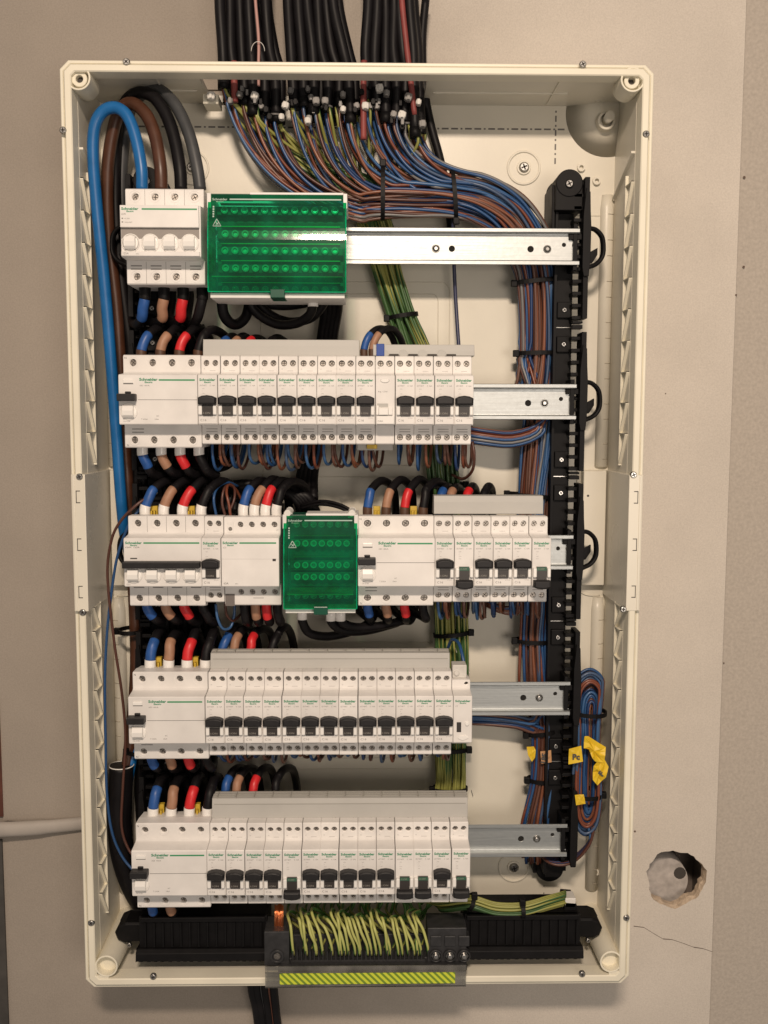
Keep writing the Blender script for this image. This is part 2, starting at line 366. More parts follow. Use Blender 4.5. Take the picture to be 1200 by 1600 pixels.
for a in aa: r = rad(a)-random.uniform(0, 2.5); wl.v.append(Vector((hc.x+r*math.cos(a), 33, hc.z+r*math.sin(a))))
for j in range(K):
    q = (j+1) % K
    for L in range(3): wl.f.append((b+L*K+j, b+L*K+q, b+(L+1)*K+q, b+(L+1)*K+j)); wl.m.append(0 if L == 0 else 1); wl.sm.append(False)
PLAST = mat('plaster_core', (.62, .50, .38), .9, noise=.25, nscale=200, bump=.6, bscale=500)
wall = wl.build('wall', [WALL, PLAST]); tag(wall, kind='structure')
w2 = MB(); w2.box(395.9, 1500, 20, 46.2, -1300, 1300)
WALL2 = mat('far_wall_board', (.45, .40, .345), .85, noise=.12, nscale=300, bump=.3, bscale=500)
tag(w2.build('wall', WALL2), kind='structure')
# cavity behind the hole, pipe inside
cv = MB(); 
for f in ([(290, -20, hc.z-70), (394, -20, hc.z-70), (394, -20, hc.z+70), (290, -20, hc.z+70)], [(290, 33, hc.z-70), (394, 33, hc.z-70), (394, -20, hc.z-70), (290, -20, hc.z-70)], [(290, 33, hc.z+70), (394, 33, hc.z+70), (394, -20, hc.z+70), (290, -20, hc.z+70)],
          [(290, 33, hc.z-70), (290, -20, hc.z-70), (290, -20, hc.z+70), (290, 33, hc.z+70)], [(394, 33, hc.z-70), (394, -20, hc.z-70), (394, -20, hc.z+70), (394, 33, hc.z+70)]): cv.quad(f)
tag(cv.build('wall_cavity', CAVITY, recalc=False), kind='structure')
pp = MB(); pr = [(4, -18), (9, -17), (14, -12), (16, -6)]
cpx, cpz = hc.x-4, hc.z-7
pp.cyl(cpx-1, cpz-8, -18, 22, 29, 0, 36, r1=27.5); pp.cyl(cpx+17, cpz+1, 20, 22.6, 6.5, 1, 14, r1=7)
t = thing('wall_pipe', 'grey pipe end seen inside the ragged round hole in the wall', 'pipe', (cpx, 10, cpz)); pp.build('pipe_body', [PIPE, HOLE], t)
ck = MB(); cp = [Q(u, v, 48) for u, v in ((990, 1447), (1006, 1449), (1022, 1459), (1036, 1467), (1050, 1468), (1068, 1474), (1084, 1480), (1098, 1482), (1113, 1487))]
for i in range(len(cp)-1):
    a, c = cp[i], cp[i+1]; w = .35 if i % 3 else .55
    ck.quad([(a.x, 48.15, a.z-w), (c.x, 48.15, c.z-w*.8), (c.x, 48.15, c.z+w*.8), (a.x, 48.15, a.z+w)])
tag(ck.build('wall_crack', CAVITY), kind='structure')
# left: board edge + slanting grey duct, dark gap at the far left
lb = MB(); p1 = Q(0, 1281, 48); lb.box(-700, -302, 48, 50.5, p1.z, 900)
lob = MB(); 
wv = []
zc = QZ(60, 1281, 48)
bd = MB(); xs = [-388+i*5 for i in range(25)]
tp = [(x, zc+random.uniform(-.4, .4)) for x in xs]
for i in range(len(tp)-1): bd.quad([(tp[i][0], 50.6, tp[i][1]), (tp[i+1][0], 50.6, tp[i+1][1]), (tp[i+1][0], 48.1, tp[i+1][1]-.2), (tp[i][0], 48.1, tp[i][1]-.2)], 1); bd.quad([(tp[i][0], 50.6, tp[i][1]), (tp[i+1][0], 50.6, tp[i+1][1]), (tp[i+1][0], 50.6, 1200), (tp[i][0], 50.6, 1200)], 0)
bd.quad([(-268, 50.6, 455), (-118, 50.6, 455), (-118, 50.6, 1200), (-268, 50.6, 1200)], 0)
tag(bd.build('wall_sheet', [WALL, CAVITY]), kind='structure')
ga = MB(); ga.box(-900, QX(1.5, 1150, 50), 48, 52, QZ(0, 1275, 50), QZ(0, 1090, 50), 0)
REDB = mat('rusty_red_strip', (.10, .03, .018), .7, noise=.4, nscale=40)
tag(ga.build('batten', REDB), 'narrow rust-brown batten at the left edge of the wall', 'batten')
g2 = MB(); g2.box(-900, QX(7, 1420, 50), 48, 51, QZ(0, 1605, 50)-200, QZ(0, 1312, 50), 0)
tag(g2.build('batten', mat('dark_batten', (.06, .055, .05), .8, noise=.3, nscale=40)), 'dark batten low on the left edge of the wall below the grey duct', 'batten')
dk = MB(); A = [Q(-60, 1296, 62), Q(0, 1296, 62), Q(60, 1293, 58), Q(135, 1286, 52), Q(200, 1280, 50)]
dk.tube(cr(A, 4), [8.6]*5+[8.2]*4+[7.4]*4+[6.6]*4, 0, 14, flat=.7)
tag(dk.build('duct', mat('duct_grey', (.38, .345, .31), .6, noise=.08, nscale=40)), 'pale grey duct running level along the wall into the left side of the cream box', 'duct')
for (u, v, r) in ((1163, 277, 1.4), (1162, 417, 1.3), (1150, 461, 1.1), (1131, 1036, .8), (992, 1299, 1.2), (1040, 615, .7)):
    p = Q(u, v, 48); mk = MB(); mk.cyl(p.x, p.z, 48.0, 48.25, r, 0, 9); tag(mk.build('nail_hole', mat('nail_mark', (.12, .08, .06), .8)), 'small dark nail mark on the wall right of the box', 'nail mark', 'nail marks dotted on the wall right of the box')

# ------------------------------------------------------------------ the enclosure
EN = thing('electrical_enclosure', 'open cream plastic distribution board box fixed to the wall', 'electrical box', (0, 48, 0))
def outline(hx, hz, c): return [(-hx+c, -hz), (hx-c, -hz), (hx, -hz+c), (hx, hz-c), (hx-c, hz), (-hx+c, hz), (-hx, hz-c), (-hx, -hz+c)]
def frame(mb, levels, m=0):
    """levels: list of (hx, hz, chamfer, D) rings joined in sequence and closed"""
    b = len(mb.v); L = len(levels)
    for hx, hz, c, D in levels: mb.v += [Vector((p[0], D, p[1])) for p in outline(hx, hz, c)]
    for i in range(L):
        j = (i+1) % L
        for k in range(8): q = (k+1) % 8; mb.f.append((b+i*8+k, b+i*8+q, b+j*8+q, b+j*8+k)); mb.m.append(m); mb.sm.append(False)
rm = MB(); HX, HZ = 275.2, 450
frame(rm, [(HX-3, HZ-3, 6, 128), (HX-3, HZ-3, 6, 137), (HX, HZ, 8, 137.5), (HX, HZ, 8, 142.4), (HX-.7, HZ-.7, 7.8, 143), (HX-2.6, HZ-2.6, 7, 143), (HX-3.3, HZ-3.3, 7, 141.8), (HX-4.2, HZ-4.2, 6.5, 141.8), (HX-4.8, HZ-4.8, 6.2, 146.6), (HX-5.8, HZ-5.8, 6, 148), (HX-10.6, HZ-10.6, 4, 148), (HX-11.6, HZ-11.6, 3.6, 147), (HX-12, HZ-11.8, 3.5, 130), (HX-11, HZ-8, 3, 129), (HX-8, HZ-6.5, 3, 128)])
rim = rm.build('rim', CREAM, EN)
bk = MB(); bk.box(-272, 272, 47.5, 53, -446.8, 446.8)
back = bk.build('back_panel', CREAM2, EN)
tw = MB()   # top wall with a rectangular cable opening
zt, zt2 = 440.5, 446.8; ox0, ox1, od0, od1 = -150, 65, 58, 124
tw.box(-272, ox0, 53, 130, zt, zt2); tw.box(ox1, 272, 53, 130, zt, zt2); tw.box(ox0, ox1, 53, od0, zt, zt2); tw.box(ox0, ox1, od1, 130, zt, zt2)
tw.box(-205, ox0-8, 92, 93.2, zt-1.4, zt); tw.box(ox1+8, 205, 92, 93.2, zt-1.4, zt)
tw.box(190, 191.2, 60, 128, zt-1.2, zt); tw.box(-191.2, -190, 60, 128, zt-1.2, zt)
tw.build('top_wall', CREAM2, EN)
# open the rim's own top skin: the rim frame wall sits outside z 442, so cables pass it through this collar
bw = MB(); bw.box(-272, 272, 53, 130, -446.8, -440.5); bw.build('bottom_wall', CREAM2, EN)
for sx in (-1, 1):
    sw = MB(); xa, xb = sorted((sx*263, sx*272)); sw.box(xa, xb, 53, 130, -440.4, 440.4); sw.build('side_wall', CREAM2, EN)
    # knock-out ridge with tick marks, two lengths
    for (za, zb) in ((72, 352), (-394, -68)):
        rg = MB(); cx = sx*256
        prof = [(cx+7*math.cos(a)*1.0, 53+6*math.sin(a)) for a in [math.pi*i/10 for i in range(11)]]
        b0 = len(rg.v)
        for zz, sc in ((za, 1), (zb-14, 1), (zb, .8)):
            for (x, d) in prof: rg.v.append(Vector((cx+(x-cx)*sc, 53+(d-53)*sc, zz)))
        for r_ in range(2):
            for k in range(10): a = b0+r_*11+k; rg.f.append((a, a+1, a+12, a+11)); rg.m.append(0); rg.sm.append(True)
        rg.f.append(tuple(b0+k for k in range(11))); rg.f.append(tuple(b0+22+k for k in range(11))); rg.m += [0, 0]; rg.sm += [False, False]
        zz = za+8; tgl = 0
        while zz < zb-16:
            rg.tube([(x*1.0+(x-cx)*.02, d+.12, zz) for x, d in (prof[2:6] if sx > 0 else prof[5:9])], .35, 1, 4); zz += 26 if tgl else 16; tgl ^= 1
        rg.build('knockout_ridge', [CREAM2, mat('ridge_groove', (.38, .34, .27), .6)], EN)
        lt = MB(); xi, xo = sorted((sx*260.2, sx*263.2)); lt.box(xi, xo, 106, 108, za+4, zb+6); zz = za+6; k = 0
        while zz < zb-4:
            d_a, d_b = (109, 128); z2 = min(zz+30, zb+4)
            lt.prism_x([(107.5, zz), (108.8, zz), (129.5, z2-1.0), (129.5, z2+.4), (128.6, z2+.4)], xi, xo)
            lt.box(xi, xo, 107.5, 129.5, z2-.4, z2+.4); zz += 30
        lt.build('side_lattice', CREAM, EN)
        if za < 0: continue
        en_ = MB(); zz = zb+6
        en_.prism_x([(60, zz-12 if za > 0 else zz+10), (129, zz+16 if za > 0 else zz-14), (129, zz+18 if za > 0 else zz-16), (60, zz-9.5 if za > 0 else zz+7.5)], *sorted((sx*259.5, sx*263.2))); en_.build('side_web', CREAM2, EN)
    # smooth middle side plate standing proud of the rim, with three bracket-shaped slots
    pl = MB(); xa, xb = sorted((sx*260.6, sx*273.9)); pl.box(xa, xb, 55, 148.6, -64, 68.5, 0)
    pl.box(*sorted((sx*270.6, sx*273)), 148.5, 149.1, -63.5, 68, 0)
    sp = pl.build('side_plate', mat('side_plate_cream', (.74, .70, .60), .28, noise=.05, nscale=12), EN, bevel=.5)
    sl = MB()
    for zc_ in (47, 1, -45):
        xs_ = sx*267.5; sl.box(xs_-2, xs_+2, 148.72, 148.8, zc_+5.2, zc_+6); sl.box(xs_-2, xs_+2, 148.72, 148.8, zc_-6, zc_-5.2); sl.box(*sorted((xs_+sx*1.4, xs_+sx*2.1)), 148.72, 148.8, zc_-6, zc_+6)
    sl.build('bracket_slot', HOLE, sp)
    bp_ = MB(); xa, xb = sorted((sx*235, sx*259)); bp_.box(xa, xb, 53, 66, -53, 68, 0); bpo = bp_.build('raised_pad', CREAM2, EN, bevel=.8)
    hh = MB(); hh.cyl(sx*240, 42, 66, 66.15, 1.2); hh.cyl(sx*240, -20, 66, 66.15, 1.2); hh.build('pad_hole', HOLE, bpo)
    ar = MB(); cx0 = sx*247; pts = [(sx*231, 54, 72), (sx*231, 54, -45), (sx*233, 54, -56), (sx*238, 54, -63), (sx*246, 54, -66), (sx*258, 54, -66)]
    ar.tube(cr(pts, 4), .7, 0, 6); ar.build('panel_rib', CREAM2, EN)
# corner bosses
for (u, v, top) in ((122, 121, 1), (989, 124, 1), (166, 1510, 0), (955, 1503, 0)):
    p = Q(u, v, 147); bs = MB(); bs.cyl(p.x, p.z, 118 if top else 53, 146.2, 11.6 if top else 13.6, 0, 28, r1=11.2, cap=False)
    bs.ring(p.x, p.z, 120, 147.2, 11.3, 9.6, 0, 32, bev=.4)
    bs.cyl(p.x, p.z, 120, 147, 9.6, 0, 28, cap=False); bs.cyl(p.x, p.z, 137, 137.2, 9.6, 0, 28)
    (bs.ring(p.x, p.z, 137, 143.5, 7.2, 3.4, 0, 24, bev=.5) if top else bs.cyl(p.x, p.z, 128, 137, 9.5, 0, 24)); (bs.cyl(p.x, p.z, 137.3, 137.6, 3.5, 1, 16) if top else None)
    sx = 1 if p.x > 0 else -1; sz = 1 if p.z > 0 else -1
    # fillet webs joining the boss to the two walls
    bs.box(*sorted((p.x+sx*9.7, sx*264)), 118, 146.6, *sorted((p.z-sz*2, sz*439))); bs.box(*sorted((p.x-sx*2, sx*264)), 118, 146.6, *sorted((p.z+sz*9.7, sz*441)))
    bs.build('corner_boss', [CREAM, HOLE], EN)
# top right: cone shaped to darken like a cast shadow, plus rings and pin
gl = MB(); gc = Q(952, 178, 60)
gl.cyl(gc.x, gc.z+2, 53.2, 66, 43, 0, 48, r1=10, smooth=True); gp = Q(948, 188, 72); gl.ring(gp.x, gp.z, 60, 72, 9, 6.5, 0, 24, bev=.5); gl.cyl(gp.x+1.5, gp.z+2, 60, 80, 4.8, 0, 20); gl.ring(gc.x-14, gc.z+12, 68, 72, 3.6, 2, 0, 14)
gl.build('corner_shade_cone', CREAM2, EN)
# screw generator ------------------------------------------------
def screw_mb(cx, cz, D, r, mb=None, cross=True, dome=True, rot=.6):
    s = mb or MB(); 
    s.cyl(cx, cz, D-1.5, D+.25*r, r, 0, 20); s.cyl(cx, cz, D+.25*r, D+.5*r, r, 0, 20, r1=r*.72)
    c, q = math.cos(rot), math.sin(rot)
    for (a, b_) in (((c, q), (-q, c)), ((-q, c), (c, q))) if cross else (((c, q), (-q, c)),):
        L, w = r*.62, r*.15
        s.quad([(cx+a[0]*L*i+b_[0]*w*j, D+.5*r+.06, cz+a[1]*L*i+b_[1]*w*j) for i, j in ((-1, -1), (1, -1), (1, 1), (-1, 1))], 1)
    return s
for (u, v) in ((197, 96), (911, 100), (98, 203), (1010, 209), (124, 745), (990, 742), (129, 957), (974, 952), (142, 1443), (979, 1435), (239, 1527), (910, 1523)):
    p = Q(u, v, 149); s = screw_mb(p.x, p.z, 148.2 if 700 < v < 1000 else 147.6, 3.3, rot=random.random()*1.5); s.build('rim_screw', [STEEL, HOLE], EN)
for (x, z) in ((169, 379), (-170.5, 377), (170, -369), (-170, -369)):
    s = MB(); s.ring(x, z, 52, 54.6, 17.5, 15.2, 2, 40, bev=.6); s.ring(x, z, 52, 55, 7.2, 5, 2, 24, bev=.4); screw_mb(x, z, 55, 5.2, s, rot=random.random()); s.build('mounting_screw', [STEEL, HOLE, CREAM2], EN)
# printed dashes
pm = MB(); z_ = QZ(560, 200, 53)
x = -225
i = 0
while x < 208:
    w = 7 if i % 3 != 2 else 2; pm.box(x, x+w, 53.0, 53.12, z_-.8, z_+.8); x += w+2.6; i += 1
x_ = QX(868, 215, 53); z = QZ(868, 173, 53)
i = 0
while z > QZ(868, 255, 53): w = 6 if i % 2 else 2; pm.box(x_-.8, x_+.8, 53.0, 53.12, z-w, z); z -= w+3; i += 1
x_ = QX(850, 1380, 53); z = QZ(850, 1362, 53)
while z > -418: pm.box(x_-.6, x_+.6, 53.0, 53.12, z-1.5, z); z -= 8
z_ = QZ(790, 1410, 53); pm.box(105, 190, 53.0, 53.12, z_-.3, z_+.3)
pm.build('printed_marks', mat('print_grey', (.16, .15, .14), .7), back)
rb = MB()
def rrect(mb, x0, x1, z0, z1, r, D=53.2, w=.55):
    pts = []
    for (cx, cz, a0) in ((x1-r, z1-r, 0), (x0+r, z1-r, 90), (x0+r, z0+r, 180), (x1-r, z0+r, 270)):
        for k in range(5): a = math.radians(a0+k*22.5); pts.append((cx+r*math.cos(a), D, cz+r*math.sin(a)))
    mb.tube(pts, w, 0, 5, closed=True)
for k in range(3):
    zc_ = 195-k*190
    rrect(rb, -102, 94, zc_-72, zc_+68, 9); rrect(rb, -88, 82, zc_-60, zc_+56, 7)
rb.tube([(225, 53.2, QZ(930, 337, 53)), (262, 53.2, QZ(930, 337, 53))], .6, 0, 5); rb.tube([(-262, 53.2, QZ(930, 337, 53)), (-200, 53.2, QZ(930, 337, 53))], .6, 0, 5)
for (u, v) in ((932, 283), (930, 1362), (908, 262)):
    p = Q(u, v, 55); rb.ring(p.x, p.z, 53, 57, 4, 2.2, 0, 14)
rb.build('panel_rib', CREAM2, EN)

# ------------------------------------------------------------------ rails and uprights
DR = 115.8
RZ = [288.9-150*i for i in range(5)]
RX = [-212.6, -218.0, -216.8, -216.0, -216.4]        # left edge of the first module of each row
ORD = ['top', 'second', 'third', 'fourth', 'bottom']
hx_ = [QX(u, 393, 108.3) for u in (681, 706, 829, 855, 881, 897)]
xr = 214.8
first_rail = None
vis = [-20, 100, 170, 100, 100]
for i in range(5):
    z = RZ[i]
    t = thing('din_rail', f'galvanised steel mounting rail showing at the right end of the {ORD[i]} row', 'rail', (0, DR, z), 'steel mounting rails')
    r = MB(); hs = [(hx_[2], z-1.2, 3.2), (hx_[4], z+3, 2.1)] + ([(hx_[1], z-1.2, 3.1)] if i == 0 else [])
    r.plate(-213, xr-1.5, z-12.3, z+12.3, 108.4, hs, 1.4, 0, 1)
    for s_ in (1, -1):
        e = lambda a: z+s_*a
        r.prism_x([(107.2, e(12.3)), (108.4, e(12.3)), (108.6, e(13.0)), (114.6, e(13.0)), (115.8, e(14.0)), (115.8, e(17.0)), (115.2, e(17.5)), (114.4, e(17.2)), (114.3, e(14.6)), (107.6, e(14.2))], -213, xr)
    r.build('rail_body', [RAIL, mat('deep_hole', (.008, .007, .006), .9)], t)
    for k, (hx, r_) in enumerate([(hx_[3], 4.3)] + ([(hx_[0], 4.3)] if i == 0 else [])):
        rv = MB(); rv.cyl(hx, z-1.2, 108, 109.2, r_, 0, 20, r1=r_*.85); rv.cyl(hx, z-1.2, 109.2, 110.6, r_*.8, 0, 20, r1=r_*.35); rv.build('rivet', STEEL, t)
    s = screw_mb(hx_[5]+.5, z+3, 108.9, 3.0, rot=.4+i*.3); s.build('rail_screw', [STEEL, HOLE], t)
    nb = MB(); nb.box(xr-9.5, xr+3, 108, 112, z+7.5, z+13.0); nb.build('end_notch_clip', BLACK, t, bevel=.4)
for sx in (1, -1):
    t = thing('mounting_upright', 'black plastic perforated upright on the %s side carrying the rail ends' % ('right' if sx > 0 else 'left'), 'upright', (sx*207, 53, 0), 'black perforated uprights')
    zt_, zb_ = QZ(890, 275, 100), QZ(865, 1358, 70)
    xa = lambda a: sx*a
    def bx(mb, x0, x1, *r, **k): a, b_ = sorted((xa(x0), xa(x1))); mb.box(a, b_, *r, **k)
    ch = MB(); bx(ch, 195, 216, 53.5, 60, zb_, zt_); bx(ch, 194.5, 197, 60, 98, zb_+8, zt_-2)
    for zz in [zb_+18+12.5*k for k in range(56)]:
        bx(ch, 197, 214, 60, 74+(4 if int(zz) % 3 else 0), zz, zz+2)
    bx(ch, 199, 214.5, 60, 88, zb_, zt_)
    ch.build('channel', BLACK, t, bevel=.0)
    cap = MB(); cap.cyl(xa(206), zt_-8, 56, 106, 13.2, 0, 30); bx(cap, 192.5, 219.5, 56, 105, zt_-34, zt_-6); bx(cap, 190.5, 194, 56, 98, zt_-52, zt_-8); cap.build('top_cap', BLACK, t, bevel=.8)
    ft = MB(); ft.cyl(xa(206), zb_+2, 54, 72, 15, 0, 30); bx(ft, 188, 192, 54, 72, zb_-3, zb_+8); bx(ft, 219, 224, 54, 70, zb_-2, zb_+6); ft.build('foot', BLACK, t)
    s = screw_mb(xa(205.5), zt_-9, 106.2, 4.2, rot=.5); s.build('screw', [STEEL, HOLE], t)
    s = screw_mb(xa(209), zb_+1, 73, 4.0, rot=.2); s.build('screw', [STEEL, HOLE], t)
    for i in range(5):
        z = RZ[i]; hi = z+ (zt_-RZ[0]-4 if i == 0 else 68.5); lo = z-68.5 if i < 4 else z-30
        fl = MB(); bx(fl, 219.6, 224.4, 90, 113.5, lo, hi)
        bx(fl, 209.5, 213.5, 88, 113, z-22, z+22)
        zz = lo
        while zz < hi-2:
            bx(fl, 211, 221, 84, 105, zz, zz+3.4); zz += 11.8
        fl.prism_z([(xa(a), b_) for a, b_ in ((219.5, z-28), (224.4, z-28), (225.6, z-12), (225.9, z+20), (225.0, z+34), (224.4, z+52), (220.5, z+56), (218.2, z+30), (218, z-20))], 100, 116.5)
        fl.build('flange', BLACK, t, bevel=.3)
        for zz in (z+58, z-58):
            if i == 4 and zz < z: continue
            b2 = MB(); bx(b2, 199, 213, 84, 92, zz-8, zz+8); bo = b2.build('screw_seat', BLACK, t, bevel=.8)
            s = screw_mb(xa(206), zz, 92.0, 2.7, rot=.7); s.build('screw', [STEEL, HOLE], bo)
        if i < 4:
            tb = MB(); bx(tb, 212, 222, 92, 104, z-77.5, z-73.8); bx(tb, 212, 222, 92, 104, z-72.2+0, z-70.2); tb.build('link_tab', BLACK, t)
            lk = MB(); bx(lk, 198, 214, 80, 90, z-75.5, z-74.9); lk.build('joint_line', STEEL, t)
        if i < 3:
            lp = MB(); zc_ = z+1; pts = [(xa(226), 104, zc_+19), (xa(233), 103, zc_+17.5), (xa(239.5), 102, zc_+11), (xa(241.5), 101, zc_+1), (xa(240.5), 101, zc_-8), (xa(235), 102, zc_-15), (xa(226), 104, zc_-19)]
            lp.tube(cr(pts, 5), 2.3, 0, 8, flat=1.8)
            lp.prism_z([(xa(226), zc_-14), (xa(234), zc_-12), (xa(239), zc_-4), (xa(239), zc_+3), (xa(230), zc_-2), (xa(226), zc_+6)], 84, 88)
            lp.build('cable_loop', BLACK, t)

# ------------------------------------------------------------------ modular devices (local frame: x from left edge, depth from the rail, z from rail centre)
SH, NO = 48.2, 67.2
def body(mb, w, zt, zb, cells_top, cells_bot, nx0=0.0, nx1=None, mh=1, nose=True, rec_bot=True):
    """extruded modular case with real screw recesses; holes given as (x, z, r)"""
    c = .45; nx1 = w if nx1 is None else nx1
    a, b_ = .12, w-.12
    prof = [(0.5, zb+1), (2, zb), (SH-1, zb), (SH, zb+1)]
    if nose: mid = [(SH, -23.2), (NO-.8, -22.9), (NO, -22.1), (NO, 21.6), (NO-.8, 22.5), (SH+2.2, 24.2), (SH, 25.6)]
    else: mid = []
    top = [(SH, zt-1), (SH-1, zt), (34, zt), (28, zt-1.0), (14, zt-2.6), (12, zt-8), (0.5, zt-8)]
    P = prof+mid+top; n = len(P)
    cd_ = sum(p[0] for p in P)/n; cz_ = sum(p[1] for p in P)/n
    def ring(x, ins):
        r = []
        for (d, z) in P:
            dd = d-ins*(1 if d > 40 else (-1 if d < 10 else 0)); zz = z-ins*(1 if z > 0 else -1); r.append(Vector((x, dd, zz)))
        return r
    R = [ring(a, c), ring(a+c, 0), ring(b_-c, 0), ring(b_, c)]; base = len(mb.v)
    for r in R: mb.v += r
    i_lo = 3; i_hi = 3+len(mid)      # edges replaced by recessed plates
    for k in range(3):
        for j in range(n):
            q = (j+1) % n
            if k == 1 and j in (i_lo, i_hi if nose else i_lo): continue
            mb.f.append((base+k*n+j, base+k*n+q, base+(k+1)*n+q, base+(k+1)*n+j)); mb.m.append(0); mb.sm.append(False)
    mb.f.append(tuple(base+j for j in range(n))); mb.f.append(tuple(base+3*n+j for j in range(n))); mb.m += [0, 0]; mb.sm += [False, False]
    mb.plate(a+c, b_-c, zb+1, -23.2, SH, cells_bot, 5.5, 0, mh)
    mb.plate(a+c, b_-c, 25.6, zt-1, SH, cells_top, 5.5, 0, mh)
_scr = {}
def term_screw(parent, x, z, r=2.5, rot=None):
    """screw head sunk in its recess"""
    key = (round(r, 1), random.randrange(6))
    if key not in _scr:
        s = MB(); rot = key[1]*.5; s.cyl(0, 0, SH-5.4, SH-3.2, r, 0, 16, r1=r*.9)
        c, q = math.cos(rot), math.sin(rot)
        for (a, b_) in (((c, q), (-q, c)), ((-q, c), (c, q))):
            L, w = r*.8, r*.13; s.quad([(a[0]*L*i+b_[0]*w*j, SH-3.15, a[1]*L*i+b_[1]*w*j) for i, j in ((-1, -1), (1, -1), (1, 1), (-1, 1))], 1)
        o = s.build('terminal_screw', [DARKST, HOLE], parent)
        _scr[key] = o.data; o.location = (x*MM, 0, z*MM); return o
    o = bpy.data.objects.new('terminal_screw', _scr[key]); COL.objects.link(o); o.parent = parent; o.location = (x*MM, 0, z*MM); return o
# note: term_screw meshes are centred on x=z=0 in the thing's frame
def logo(mb, x, z, w, h, D, m=0):
    text(mb, 'Schneider', x, z-.2, D, w=w, h=h*1.15, m=m, bold=.045); text(mb, 'Electric', x+w*.30, z-.2-h*1.0, D, w=w*.42, h=h*.7, m=m, bold=.045)
BT = [(4.9, 34.2, 2.95), (13.1, 34.2, 2.95)]; BB = [(4.9, -34.4, 2.95), (13.1, -34.4, 2.95)]
def breaker(raised=True, rating='C16'):
    t = thing('circuit_breaker', 'x', 'circuit breaker')
    mb = MB(); body(mb, 17.9, 41.0, -41.0, BT, BB)
    mb.build('case', [WHITE, HOLE], t)
    for (x, z, r) in BT+BB: term_screw(t, x, z)
    # toggle with dark window and white cheeks
    lv = MB(); zc = -1.0 if raised else -19.6
    pts = [(1.0, zc-3.6), (17.0, zc-3.6), (17.2, zc+2.6), (13.5, zc+4.3), (9, zc+4.9), (4.5, zc+4.3), (.8, zc+2.6)] if raised else [(1.2, zc+3.4), (16.8, zc+3.4), (17, zc-3), (13.5, zc-4.4), (9, zc-4.8), (4.5, zc-4.4), (1, zc-3)]
    lv.prism_z(pts, NO-1, NO+8.2, 0, inset=1.4)
    lv.build('lever', LEVER, t, bevel=.35)
    wn = MB()
    if raised: wn.box(4.4, 13.8, NO-2, NO+2.4, -14.6, -4.8); wn.box(4.4, 13.8, NO+2.4, NO+2.5, -6.7, -6.3, 1)
    else: wn.box(4.3, 13.7, NO-2, NO+2.4, -16.2, -4.0); wn.box(4.4, 13.6, NO+2.4, NO+2.5, -7.4, -4.3, 2)
    text(wn, 'I.ON' if raised else 'O.OFF', 5.2, -13.0 if raised else -6.7, NO+2.55, w=6.2, h=1.7 if raised else 1.5, m=1)
    wn.build('lever_window', [TRIM, mat('window_print', (.30, .28, .25), .5), mat('off_green', (.03, .11, .065), .5)], t)
    ck_ = MB()
    for (xa, xb) in ((.7, 4.2), (14.0, 17.2)): ck_.box(xa, xb, NO-1, NO+4.2, -13.8, -5.0)
    ck_.build('lever_cheek', WHITE2, t, bevel=.9)
    ln = MB(); ln.box(.9, 17.0, NO-.6, NO+.9, -21.9, -14.8); lab = ln.build('rating_label', WHITE, t, bevel=.25)
    pr = MB(); logo(pr, 1.6, 17.1, 14.6, 1.9, NO+.06, 0)
    text(pr, 'iDT40T', 1.9, 12.2, NO+.06, w=6.4, h=1.25, m=1); text(pr, 'C '+rating[1:]+'A', 11.0, 12.2, NO+.06, w=4.8, h=1.25, m=1)
    for k, s_ in enumerate(('6000', '3', '230V', '10kA')): text(pr, s_, 4.0, 9.6-k*2.2, NO+.06, h=.8, m=2)
    if raised or True:
        text(pr, rating, 2.2, -19.6, NO+.97, w=5.4, h=2.0, m=1); text(pr, '21325', 11.5, -16.9, NO+.97, w=4.2, h=.9, m=2)
    text(pr, 'N', 2.6, 28.2, SH+.06, h=1.1, m=2); pr.box(8, 13.5, SH, SH+.06, 26.9, 27.2, 2)
    for zz in (-26.6, -29.0): pr.box(4.2, 14.6, SH, SH+.06, zz-.55, zz+.2, 2)
    pr.build('printed_marks', [GREENT_P, GREY_P, mat('faint_print', (.34, .32, .31), .6)], t)
    return t
